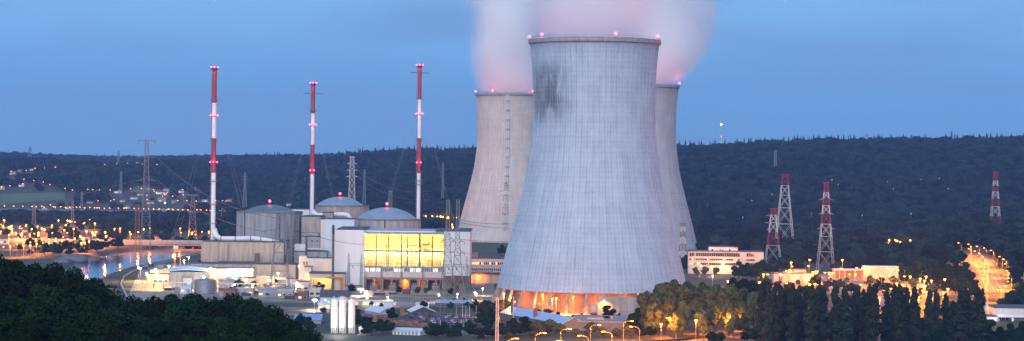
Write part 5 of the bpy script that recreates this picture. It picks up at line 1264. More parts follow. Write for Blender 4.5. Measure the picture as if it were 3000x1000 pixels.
for k in range(2): window(t, lx(2645 + k * 5), lx(2649 + k * 5), lz(850), lz(838), win_w)
t, W, H, lx, lz = bld('white_works', 'white flat roofed works at the right edge behind dark trees', 'building', 2914, 3060, 904, 1240, 26, white, roof_d)
t.rotation_euler.z = -.03
part('lower_roof', roof_p, t, .4, W, -7, -.3, lz(921), lz(919)); part('lower_fascia', white, t, .0, W, -7.3, -7.003, lz(928), lz(919)); part('side_wing', white, t, lx(2884), -.01, -9, 8, 0, lz(926)); part('side_roof', roof_d, t, lx(2884), -.01, -9.3, 8.2, lz(926) + .003, lz(926) + .35); part('roof_box', pink, t, lx(2884), lx(2906), 12, 18, 0, lz(895)); part('pier', white, t, lx(2957), lx(2963), -7, -6, 0, lz(928) - .003)
part('upper_band', pink, t, .05, W, -.25, -.003, lz(916), lz(905))
for a in (2897, 2910): window(t, lx(a), lx(a + 9), lz(938), lz(933), brown, wht, -9, 1)
for k in range(3): window(t, lx(2924 + k * 11), lx(2933 + k * 11), lz(940), lz(930), glass_d, wht, -.3, 1)
part('forecourt_wall', conc, t, lx(2884), lx(2920), -16, -15.6, 0, lz(946)); point(t, (lx(2900), -14, 6), 900, COOL, .4)
# ------------------------------------------------------------------ lamps
POLE = {}
def lamp(px, py, label, group, h=9.0, kind='far', power=0, D=None, side=0, color=None, bulb=None, arm=2.2, name='street_lamp', cat='street lamp', br=.42, down=True):
    """a lamp whose head shows at px, py; it stands where the line of sight is h above the ground"""
    if D is None: c = march(px, py, h)
    else:
        c = P(px, py, D); h = c.z - ground(c.x, c.y)
    z0 = ground(c.x, c.y); SIGHT.append((px, py, c.y, 3.5))
    ox = side * arm
    t = thing(name, label, cat, (c.x - ox, c.y, c.z - h), group=group)
    key = (round(h, 1), kind, side, round(arm, 1))
    if key not in POLE:
        mb = MB()
        if side:
            pts = [(0, 0, -.3), (0, 0, h * .5), (0, 0, h - 1.6)] + [(ox * (1 - math.cos(a)) * .999, 0, h - 1.6 + 1.75 * math.sin(a)) for a in (.35, .7, 1.05, 1.35, PI / 2)]
            mb.path(pts, [.13, .11, .09, .085, .08, .075, .07, .065], 6)
        else: mb.tube((0, 0, -.3), (0, 0, h + .15), .16 if kind == 'far' else .12, 6, .09)
        POLE[key] = mb.mesh('pole', steel)
    link('pole', POLE[key], t)
    hk = ('head', side, kind)
    if hk not in POLE:
        mb = MB(); sx = side if side else 1
        mb.add([(-.55, -.22, .12), (.6, -.22, .12), (.6, .22, .12), (-.55, .22, .12), (-.4, -.14, .3), (.45, -.14, .3), (.45, .14, .3), (-.4, .14, .3)], [(0, 3, 2, 1), (4, 5, 6, 7), (0, 1, 5, 4), (1, 2, 6, 5), (2, 3, 7, 6), (3, 0, 4, 7)])
        POLE[hk] = mb.mesh('lamp_head', steel)
    hd = link('lamp_head', POLE[hk], t, (ox, 0, h))
    b = bulb or (bulb_of if kind == 'far' else bulb_o)
    bk = ('bulb', b.name, kind, round(br, 2))
    if bk not in POLE:
        mb = MB(); r = br
        pr = [(.01, -r * .8), (r * .75, -r * .45), (r, 0), (r * .7, .1), (.01, .11)]
        mb.lathe(pr, 8)
        if kind == 'near': mb.v = [(x * 1.35, y * .8, z * .55) for x, y, z in mb.v]
        POLE[bk] = mb.mesh('bulb', b)
    link('bulb', POLE[bk], hd)
    if power: point(hd, (0, -.25, -.75), power, color or SOD, .45, down)
    return t
def rowlamps(pts, phrase, group, **k):
    pts = sorted(pts); nmax = 9
    for i, p in enumerate(pts):
        kk = dict(k)
        if len(p) > 2: kk.update(p[2])
        lamp(p[0], p[1], '%s lamp from the left %s' % (ordn(i), phrase), group, **kk)
q = lambda L, sx, ox, oy: [(ox + a / sx, oy + b / sx) for a, b in L]
rowlamps([(33, 502), (77, 499), (103, 493), (130, 492), (162, 490), (307, 482), (342, 480), (373, 478), (400, 477), (405, 477), (418, 481), (460, 482)], 'in the high line under the left skyline', 'lamps high on the left hillside', h=7, br=.8)
rowlamps([(5, 548), (29, 544), (70, 525), (67, 539), (99, 529), (127, 533), (147, 541), (191, 552), (212, 557)], 'on the lane above the pale meadow', 'lamps above the pale meadow', h=7, br=.75)
rowlamps([(257, 555), (272, 555), (292, 556), (323, 557), (352, 556), (383, 553), (414, 552), (435, 553), (450, 556), (452, 561), (458, 564), (487, 568), (483, 571), (431, 572), (287, 588), (334, 585), (324, 588), (431, 585), (476, 575), (490, 565), (506, 575), (535, 555), (537, 571), (572, 551), (547, 588), (575, 589), (602, 589), (632, 588), (652, 588), (662, 589), (521, 588)], 'scattered among the village houses on the hill', 'lamps of the hillside village', h=6.5, br=.7)
rowlamps([(13, 603), (40, 604), (67, 604.5), (94, 605), (106, 606), (122, 604), (129, 607), (148, 600), (156, 606), (162, 607), (178, 606), (192, 608), (205, 607), (215, 607), (224, 607), (234, 607), (248, 609), (263, 608), (277, 609), (285, 609), (291, 609), (306, 611), (321, 610), (347, 610), (363, 610), (371, 609), (393, 611), (407, 611), (421, 612), (436, 612), (450, 612.5), (466, 613), (494, 613), (507, 614), (522, 614), (535, 614.5), (551, 615), (577, 615), (588, 615), (605, 616), (616, 617), (644, 617), (659, 618)], 'in the long straight row across the valley', 'lamps of the long straight road row', h=9, br=.8)
E1 = q([(70, 28), (20, 108), (55, 128), (15, 230), (165, 150), (210, 130), (200, 178), (222, 188), (220, 245), (285, 252), (165, 292), (360, 145), (350, 178), (390, 180), (470, 118), (572, 187), (400, 262), (385, 282), (535, 287), (615, 273), (683, 138), (672, 155), (690, 253), (755, 265), (690, 300), (940, 262), (935, 122), (1050, 32), (1212, 35), (1255, 40), (1293, 55), (1350, 63), (1183, 115), (1210, 257), (1515, 78), (1495, 97), (1612, 22), (1703, 88), (1443, 315), (1492, 347), (1660, 248), (1720, 240), (1700, 290), (1855, 285), (1910, 317)], 6.134, 0, 640)
E1 += [(352, 680), (357, 686), (380, 679), (383, 685), (336, 670), (421, 670), (441, 682), (482, 682), (563, 681), (592, 679), (612, 678), (630, 677), (530, 682)]
rng2 = random.Random(3)
E1 = [(a, b, dict(power=34000 if rng2.random() < .65 else 0, down=rng2.random() < .4, h=rng2.choice((8, 9, 10)))) for a, b in E1]
rowlamps(E1, 'in the orange lit town beyond the river', 'lamps of the orange lit town', br=.66)
rowlamps([(188, 674), (216, 670), (253, 677), (308, 680), (352, 669), (405, 679), (439, 669), (528, 669), (123, 669), (131, 671)], 'among the tall bright masts beside the bridge', 'tall bright lamps beside the bridge', h=15, power=22000, br=.85, down=False)
E2 = q([(265, 368), (408, 375), (645, 376), (660, 410), (660, 453), (758, 387), (775, 435), (880, 373), (885, 418), (1003, 360), (997, 397), (1135, 338), (1108, 380), (1220, 372), (1347, 358), (427, 452), (425, 495), (545, 430), (545, 478), (308, 468), (185, 497), (65, 512), (1600, 398), (1758, 372), (1460, 437), (1487, 432), (1523, 430)], 6.134, 0, 640)
rowlamps([(a, b, dict(power=26000 if i % 2 == 0 else 0)) for i, (a, b) in enumerate(E2)], 'on the near quay road below the bridge', 'lamps of the near quay road', h=10, br=.62)
# plant
PL = [(627, 788, 5.5, 1512), (737, 790, 5, 1512), (692, 797, 0, 1514), (706, 799, 0, 1514), (721, 799, 0, 1514), (764, 807, 0, 1500), (721, 819, 0, 1440), (876, 780, 0, 1480), (597, 811, 0, 1440), (600, 818, 0, 1440), (495, 779, 0, 1480), (539, 763, 0, 1600), (553, 753, 0, 1620), (507, 747, 0, 1640), (627, 800, 0, 1500), (660, 812, 0, 1490), (790, 822, 0, 1450), (815, 800, 0, 1500), (845, 815, 0, 1470), (870, 828, 0, 1440), (430, 800, 0, 1450), (455, 790, 0, 1500), (480, 812, 0, 1440), (412, 786, 0, 1530), (690, 830, 0, 1440), (740, 836, 0, 1420), (405, 783, 0, 1540)]
k = 0
for i, (px, py, _, D) in enumerate(sorted(PL)):
    wh = (px, py) in ((692, 797), (706, 799), (721, 799), (597, 811))
    lamp(px, py, '%s yard lamp from the left on the floodlit plant yard' % ordn(i), 'yard lamps of the plant', kind='near', D=D, power=2200 if D == 1512 else (14000 if i % 5 else 20000), down=i % 3 != 0, color=COOL if wh else WARM, bulb=bulb_w if wh else E('warm_lamp_glow', (1, .72, .32), 50), br=.5, name='yard_lamp', cat='yard lamp')
lamp(1058, 847, 'brightest warm floodlight on a pole before the switchyard', 'bright floodlights', kind='near', D=1395, power=8000, color=(1, .8, .5), bulb=E('bright_warm_flood', (1, .85, .55), 260), br=.95, name='floodlight', cat='floodlight')
lamp(922, 879, 'brightest white floodlight left of the silos', 'bright floodlights', kind='near', D=1262, power=8000, color=COOL, bulb=E('bright_white_flood', (1, .98, .88), 260), br=.9, name='floodlight', cat='floodlight')
lamp(953, 880, 'small orange lamp beside the brightest white floodlight', 'yard lamps of the plant', kind='near', D=1290, power=1500, br=.4, name='yard_lamp', cat='yard lamp')
rowlamps([(1075, 873), (1136, 871), (1286, 863), (1340, 862), (1396, 861), (1391, 857), (1414, 845)], 'along the fence before the switchyard', 'fence lamps', h=5, kind='near', power=3500, color=WARM, bulb=MATS['warm_lamp_glow'], br=.38)
rowlamps([(1476, 860), (1590, 863), (1618, 875), (1630, 873), (1680, 869), (1770, 880)], 'at the foot of the front cooling tower', 'lamps at the foot of the front tower', kind='near', D=1222, power=60000, br=.55, down=True)
rowlamps([(1204, 630), (1247, 632), (1266, 633), (1281, 634), (1291, 634), (1298, 635), (1313, 636), (1324, 636), (1338, 637), (1326, 665), (1325, 658)], 'in the orange cluster behind the turbine hall', 'lamps behind the turbine hall', h=10, power=24000, br=.7, down=False)
lamp(1440, 733, 'bright lamp at the foot of the left rear tower, beside its ladder', 'lamps at the foot of the rear towers', D=2290, power=60000, color=(1, .7, .3), br=.8, down=False)
lamp(1400, 736, 'lamp at the foot of the left rear tower, near its left edge', 'lamps at the foot of the rear towers', D=2290, power=30000, color=(1, .6, .2), br=.6, down=False)
for i, (a_, lb) in enumerate(((-.95, 'leftmost'), (-.6, 'second'), (-.28, 'third'), (.05, 'fourth'), (.34, 'rightmost'))):
    q_ = ct.location + Vector((56.2 * math.sin(a_), -56.2 * math.cos(a_), 0)); t = thing('foot_lamp', 'small orange lamp under the shell of the front cooling tower, %s of five' % lb, 'lamp', q_, group='lamps under the front tower shell')
    mb = MB(); mb.tube((0, 0, 0), (0, 0, 5.6), .12, 6); mb.build('pole', steel, t); mb = MB(); mb.lathe([(.01, 5.6), (.3, 5.65), (.35, 5.9), (.01, 6.1)], 8); mb.build('bulb', bulb_o, t); point(t, (0, 0, 6.6), 4500, SOD, .4)
# road at the bottom
FR = [(1515, 992, 1), (1596, 976, 1), (1670, 964, 1), (1635, 999, -1), (1696, 984, -1), (1756, 952, 1), (1766, 972, -1), (1852, 941, 1), (1848, 957, -1), (1956, 932, -1), (1937, 949, 0), (2039, 938, 0), (2063, 923, 0), (2140, 929, 0), (2166, 916, 1)]
for i, (px, py, s_) in enumerate(sorted(FR)):
    lamp(px, py, '%s curved street lamp from the left on the road at the bottom edge' % ordn(i), 'curved street lamps along the front road', h=10, kind='near', side=s_, arm=4.2, power=27000, br=.62, down=False)
# right: substation, office, hill road, highway
SUB = [(2211, 827), (2225, 827), (2237, 804), (2249, 804), (2287, 804), (2304, 794), (2314, 791), (2320, 781), (2318, 769), (2311, 769), (2372, 761), (2369, 780), (2370, 814), (2304, 830), (2372, 833), (2387, 832), (2382, 797), (2390, 795), (2394, 795), (2417, 799), (2429, 799), (2439, 800), (2468, 761), (2510, 785), (2527, 785), (2489, 804), (2506, 804), (2535, 802), (2565, 809), (2583, 809), (2605, 806), (2601, 787), (2614, 791), (2630, 792), (2658, 790), (2650, 810), (2667, 810), (2522, 834), (2627, 830), (2611, 846)]
rowlamps([(a, b, dict(power=24000 if (i % 2 == 0) else 0, down=False, h=14 if (a, b) in ((2372, 761), (2468, 761), (2318, 769)) else 8.5)) for i, (a, b) in enumerate(SUB)], 'in the lit substation at right', 'lamps of the substation', kind='near', br=.72)
rowlamps([(2696, 816), (2713, 810), (2709, 822), (2729, 822), (2768, 818), (2706, 839), (2711, 837), (2704, 851), (2713, 855), (2692, 870), (2690, 880), (2577, 872), (2554, 871), (2777, 846), (2763, 857), (2765, 871), (2833, 848), (2829, 863)], 'behind the tops of the poplars at right', 'lamps behind the poplars', kind='near', h=9, power=30000, br=.7, down=False)
rowlamps([(2053, 777), (2119, 774), (2085, 780), (2088, 807), (2132, 823), (2202, 765)], 'in front of the office building', 'lamps before the office', kind='near', h=8, power=5000, color=WARM, br=.5, down=False)
rowlamps([(2605, 702), (2623, 703), (2629, 705), (2637, 708), (2667, 703)], 'in the small cluster on the wooded slope', 'lamps on the wooded slope', h=14, power=26000, br=.8, down=False)
HL = [(2808, 712), (2838, 729), (2856, 736), (2869, 743), (2879, 753), (2886, 763), (2886.5, 774), (2886, 784), (2886, 796), (2883, 805), (2881, 817), (2858, 839)]
HRr = [(2837, 716), (2862, 722), (2883, 727), (2903, 734), (2928, 752), (2940, 760), (2945, 773), (2949, 793), (2953, 805), (2953, 815), (2952, 825), (2946, 839), (2922, 849), (2882, 856)]
for i, (a, b) in enumerate(HL): lamp(a, b, '%s lamp from the top along the left and middle of the highway' % ordn(i), 'highway lamps', h=11, kind='near', power=50000, side=-1, arm=2.4, br=.55)
for i, (a, b) in enumerate(HRr): lamp(a, b, '%s lamp from the top along the right verge of the highway' % ordn(i), 'highway lamps', h=11, kind='near', power=50000, side=-1, arm=2.4, br=.55)
# depot poles
rowlamps([(1317, 880), (1350, 884), (1352, 889), (1384, 890), (1303, 878)], 'around the crowded car park, unlit', 'unlit lamps of the car park', kind='near', h=9, side=1, arm=2.5, bulb=wht, br=.3)
for i, (px, py) in enumerate(((1365, 896), (1376, 896), (1395, 896), (1355, 893), (1290, 938))):
    c = march(px, py, 8); t = thing('flagpole', '%s bare flagpole from the left by the car park' % ordn(i), 'flagpole', (c.x, c.y, ground(c.x, c.y)), group='bare flagpoles'); mb = MB(); mb.tube((0, 0, 0), (0, 0, 8), .13, 6, .08); mb.build('pole', wht, t)
# floodlit tall pole in the village
lamp(484, 595, 'brightest floodlit pole in the hillside village', 'bright floodlights', h=10, power=9000, color=(1, .85, .4), bulb=E('yellow_flood', (1, .85, .4), 160), br=.9, name='floodlight', cat='floodlight')
ck = [('container', 'dark blue', M('dark_blue_paint', (.04, .06, .10))), ('container', 'rust red', M('rust_red_paint', (.12, .06, .045))), ('container', 'pale', conc_b), ('container', 'green', M('green_paint', (.05, .075, .06))), ('container', 'grey', steel)]
cpos = [(448, 812), (470, 806), (462, 824), (500, 852), (520, 856), (540, 858), (486, 826), (640, 826), (668, 834), (690, 842), (712, 840), (735, 848), (760, 838), (782, 846), (800, 836), (818, 850), (838, 842), (856, 852), (876, 858), (890, 846), (905, 866), (760, 862), (720, 868), (680, 862), (812, 872), (850, 878), (775, 828), (748, 826), (655, 842), (880, 868), (1080, 868), (1110, 866), (1150, 864), (1190, 862), (1010, 872), (425, 790), (440, 784), (470, 786)]
for i, (px, py) in enumerate(sorted(cpos)):
    c = G(px, py); nm, cn, m = ck[(i * 3) % 5]; L = R_.uniform(3, 8); hh = R_.uniform(1.6, 3.2)
    t = thing('container', '%s container on the plant yard, %s from the left' % (cn, ordn(i)), 'container', (c.x, c.y, .07), R_.uniform(-.4, .4), 'containers on the plant yard')
    part('body', m, t, -L / 2, L / 2, 0, 2.6, .12, hh); part('roof', steel_l, t, -L / 2 - .05, L / 2 + .05, -.05, 2.65, hh + .002, hh + .12)
    for k in range(int(L / .9)): part('rib', m, t, -L / 2 + .4 + k * .9, -L / 2 + .7 + k * .9, -.08, -.002, .3, hh - .2)
t = thing('pipe_rack', 'low steel pipe rack crossing the yard behind the foreground trees', 'pipe rack', G(640, 836))
for k in range(9):
    for y in (0, 2.5): part('post', steel, t, k * 6, k * 6 + .3, y, y + .3, 0, 4.4)
for j, r in enumerate((.35, .28, .4)): mb = MB(); mb.tube((-1, .6 + j * .8, 4.8), (50, .6 + j * .8, 4.8), r, 8); mb.build('pipe', duct_m if j != 1 else orange, t)
A_ = G(760, 870); t = thing('fence', 'wire fence along the front edge of the plant yard', 'fence', A_); B_ = G(1055, 893); d = B_ - A_; mb = MB()
for k in range(50): q_ = d * (k / 49); mb.tube((q_.x, q_.y, 0), (q_.x, q_.y, 2.8), .07, 4)
mb.build('posts', steel, t)['kind'] = 'stuff'
for z in (1.2, 2.6): mb = MB(); mb.tube((0, 0, z), (d.x, d.y, z), .05, 4); mb.build('rail', steel, t)
# little pale lights on the right hill
for i, (px, py) in enumerate(sorted(((2073, 599), (2014, 612), (2203, 587), (2382, 548), (2437, 527), (2456, 540), (2378, 625), (2526, 631), (2600, 531), (2617, 553), (2698, 527), (2752, 523), (2778, 553), (2804, 610), (2669, 626), (2263, 569), (2176, 637), (1070, 571), (1242, 574)))):
    lamp(px, py, '%s tiny pale light from the left, dotted over the dark wooded hill' % ordn(i), 'tiny lights on the dark hill', h=18, bulb=E('tiny_pale_glow', (1, .95, .85), 7), br=.22)
# ------------------------------------------------------------------ trees one can tell apart
def crown_mesh(name, rnd, clumps, leaves, size, m, spread, core=.72):
    """clumps: (centre, radii)"""
    mb = MB()
    for c, r in clumps:
        if core: lump(mb, c, [x * core for x in r], rnd, 9, 6, .3)
        leaf_cluster(mb, c, r, leaves, size, rnd, hollow=.55)
    return mb.mesh(name, m)
def broad_proto(k, m, n=13, leaves=240, size=.06, core=.72):
    """unit tree: height 1, crown width about .8"""
    rnd = random.Random(100 + k); cl = []
    for i in range(n):
        a = rnd.uniform(0, 6.28); u = rnd.random(); rr = .30 * math.sqrt(u); z = rnd.uniform(.36, .88) - rr * .42
        s = rnd.uniform(.11, .18); cl.append(((rr * math.cos(a), rr * math.sin(a), z), (s * 1.15, s * 1.15, s * .8)))
    cl.append(((0, 0, .86), (.13, .13, .11)))
    cm = crown_mesh('crown', rnd, cl, leaves, size, m, 0, core)
    mb = MB(); mb.path([(0, 0, -.06), (.01, 0, .2), (0, .01, .45), (.01, 0, .8)], [.035, .028, .02, .006], 7)
    for c, r in cl[:9]: mb.path([(0, 0, .22 + .2 * rnd.random()), (c[0] * .5, c[1] * .5, .2 + c[2] * .55), c], [.014, .009, .004], 5)
    return cm, mb.mesh('trunk', bark)
def poplar_proto(k, m):
    rnd = random.Random(300 + k); cl = []
    for i in range(15):
        z = .10 + .84 * i / 14; w_ = .10 * math.sin(min(1, .3 + z * 1.6) * PI * .5) * (1 - max(0, z - .5) * 1.35)
        a = rnd.uniform(0, 6.28); cl.append(((.35 * w_ * math.cos(a), .35 * w_ * math.sin(a), z), (w_ * rnd.uniform(.75, 1.1), w_ * rnd.uniform(.75, 1.1), .085)))
    cm = crown_mesh('crown', rnd, cl, 130, .022, m, 0)
    mb = MB(); mb.path([(0, 0, -.03), (.002, 0, .3), (0, 0, .9)], [.016, .011, .003], 6)
    return cm, mb.mesh('trunk', bark)
def conifer_proto(k, m):
    rnd = random.Random(400 + k); mb = MB()
    for j in range(11):
        z = .12 + .8 * j / 11; r = .2 * (1 - j / 11.5) + .015
        for i in range(11):
            a = 2 * PI * i / 11 + rnd.uniform(-.2, .2); rr = r * rnd.uniform(.75, 1.15)
            p = Vector((rr * math.cos(a), rr * math.sin(a), z - .05)); w_ = Vector((-math.sin(a), math.cos(a), 0)) * rr * .33
            mb.add([(0, 0, z + .07), p + w_, p * 1.08 - Vector((0, 0, .02)), p - w_], [(0, 1, 2), (0, 2, 3)])
    t_ = MB(); t_.path([(0, 0, -.05), (0, 0, .95)], [.02, .004], 6)
    return mb.mesh('crown', m), t_.mesh('trunk', bark)
broad = [broad_proto(k, leaf) for k in range(4)]
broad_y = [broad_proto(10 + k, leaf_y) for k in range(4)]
near_b = [broad_proto(20 + k, leaf, 30, 620, .019, .55) for k in range(4)]
pops = [poplar_proto(k, leaf_p) for k in range(4)]
cons = [conifer_proto(k, leaf) for k in range(2)]
def tree(label, x, y, h, proto, rnd, group, wide=1.0, name='broad_tree', cat='tree', z0=None):
    t = thing(name, label, cat, (x, y, ground(x, y) if z0 is None else z0), rnd.uniform(0, 6.28), group)
    t.scale = (h * wide, h * wide, h)
    link('crown', proto[0], t); link('trunk', proto[1], t)
    return t
rt = random.Random(11)
# foreground slope, nearest trees: tops follow the photographed outline
SIL = ([-200, 0, 60, 150, 230, 290, 320, 360, 400, 470, 540, 600, 660, 715, 770, 825, 858, 896, 967, 1000], [715, 728, 745, 757, 765, 805, 838, 862, 852, 858, 848, 850, 850, 852, 869, 896, 924, 957, 984, 1015])
def crownrow(pxs, Dr, below, hmin, nm):
    n = 0
    for px in pxs:
        D = rt.uniform(*Dr); py = np.interp(px, *SIL) + below + rt.uniform(-4, 10)
        c = P(px, py, D); z0 = ground(c.x, D); h = max(hmin, c.z - z0)
        yield px, c, h, D
i = 0
for below, Dr, step, off in ((0, (370, 400), 58, -130), (16, (335, 362), 62, -100), (60, (300, 325), 66, -140), (115, (270, 290), 74, -110), (175, (240, 258), 84, -150)):
    j = 0
    for px, c, h, D in crownrow(np.arange(off, 985, step), Dr, below, 9, ''):
        if c.z > P(px, 1080, D).z and px < 990:
            wd = (rt.uniform(.95, 1.15)) * max(8.5, min(13, h * .75)) / (h * .8)
            row = ['outermost row against the lights', 'second row from the lights', 'middle row', 'fourth row from the lights', 'row nearest the viewer'][[0, 16, 60, 115, 175].index(below)]
            tree('%s dark tree from the left on the near slope, %s' % (ordn(j), row), c.x, c.y, h, near_b[rt.randrange(4)], rt, 'dark trees on the near slope', wd)
            j += 1
tw = sorted((rt.uniform(-10, 610), rt.uniform(2190, 2680)) for _ in range(70))
j = 0
for px, D in tw:
    x = (px - CX) / F * D
    if poly_dist(x, D, RIVW) > -6: continue
    tree('%s dark tree from the left among the lamps of the orange lit town' % ordn(j), x, D, rt.uniform(7, 12), broad[rt.randrange(4)], rt, 'trees among the town lamps', rt.uniform(1.0, 1.5)); j += 1
gl = sorted((rt.uniform(2205, 2760), rt.uniform(1430, 1580)) for _ in range(46))
for i, (px, D) in enumerate(gl):
    x = (px - CX) / F * D
    tree('%s bush from the left in front of the lit substation' % ordn(i), x, D, rt.uniform(4, 8.5), (broad_y if i % 3 else broad)[i % 4], rt, 'bushes before the substation', rt.uniform(1.0, 1.5), 'bushy_tree')
# poplar screen at right
pp = [(2236, 838), (2252, 835), (2270, 834), (2288, 840), (2305, 836), (2322, 832), (2342, 838), (2360, 842), (2378, 838), (2398, 836), (2415, 846), (2448, 838), (2478, 842), (2512, 840), (2545, 836), (2561, 832), (2618, 838), (2636, 842), (2655, 850), (2682, 842), (2724, 850), (2744, 852), (2770, 862), (2790, 884), (2806, 880), (2818, 852), (2832, 848), (2862, 838), (2876, 846), (2330, 852), (2500, 858), (2532, 850), (2645, 868), (2600, 856)]
for i, (px, py) in enumerate(sorted(pp)):
    D = 1020 + rt.uniform(-28, 30); c = P(px, py, D); z0 = ground(c.x, D)
    tree('%s slim dark poplar from the left in the poplar screen' % ordn(i), c.x, D, c.z - z0, pops[rt.randrange(4)], rt, 'poplars in a screen at right', rt.uniform(.85, 1.3), 'poplar_tree', 'poplar')
# big orange lit trees above the front road
bt = [(1895, 850, 1120), (1935, 826, 1135), (1975, 816, 1140), (2015, 822, 1150), (2058, 824, 1150), (2100, 830, 1145), (2140, 828, 1140), (2180, 838, 1135), (2212, 850, 1130), (1915, 880, 1105), (1955, 872, 1110), (2000, 878, 1108), (2045, 872, 1110), (2090, 880, 1108), (2135, 876, 1108), (2180, 884, 1105), (2060, 905, 1096), (1980, 912, 1096), (2150, 912, 1096)]
for i, (px, py, D) in enumerate(sorted(bt)):
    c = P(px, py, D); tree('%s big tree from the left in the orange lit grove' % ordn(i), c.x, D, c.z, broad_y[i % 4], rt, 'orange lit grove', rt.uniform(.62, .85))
lo = [(1430, 948, 1080, 'dark'), (1470, 945, 1076, 'dark'), (1505, 930, 1090, 'dark'), (1540, 925, 1092, 'dark'), (1575, 938, 1090, 'lit'), (1610, 934, 1096, 'lit'), (1640, 946, 1090, 'lit'), (1690, 962, 1084, 'lit'), (1735, 942, 1092, 'lit'), (1765, 958, 1086, 'lit'), (1805, 960, 1086, 'lit'), (1838, 952, 1088, 'lit'), (1880, 962, 1086, 'dark'), (1905, 955, 1088, 'dark'), (1560, 968, 1072, 'lit'), (1410, 975, 1070, 'dark'), (1490, 975, 1070, 'lit'), (2085, 970, 1060, 'dark'), (2110, 972, 1058, 'dark'), (2190, 962, 1065, 'dark'), (2215, 955, 1060, 'dark'), (1870, 900, 1130, 'dark'), (1860, 915, 1125, 'dark'), (1780, 925, 1150, 'dark')]
for i, (px, py, D, kd) in enumerate(sorted(lo)):
    c = P(px, py, D); h = max(4, c.z - ground(c.x, D)); tree('%s low bushy tree from the left beside the front road, %s' % (ordn(i), 'in orange lamp light' if kd == 'lit' else 'in shade'), c.x, D, h, (broad_y if kd == 'lit' else broad)[i % 4], rt, 'low trees beside the front road', min(1.3, 9.5 / h / .8))
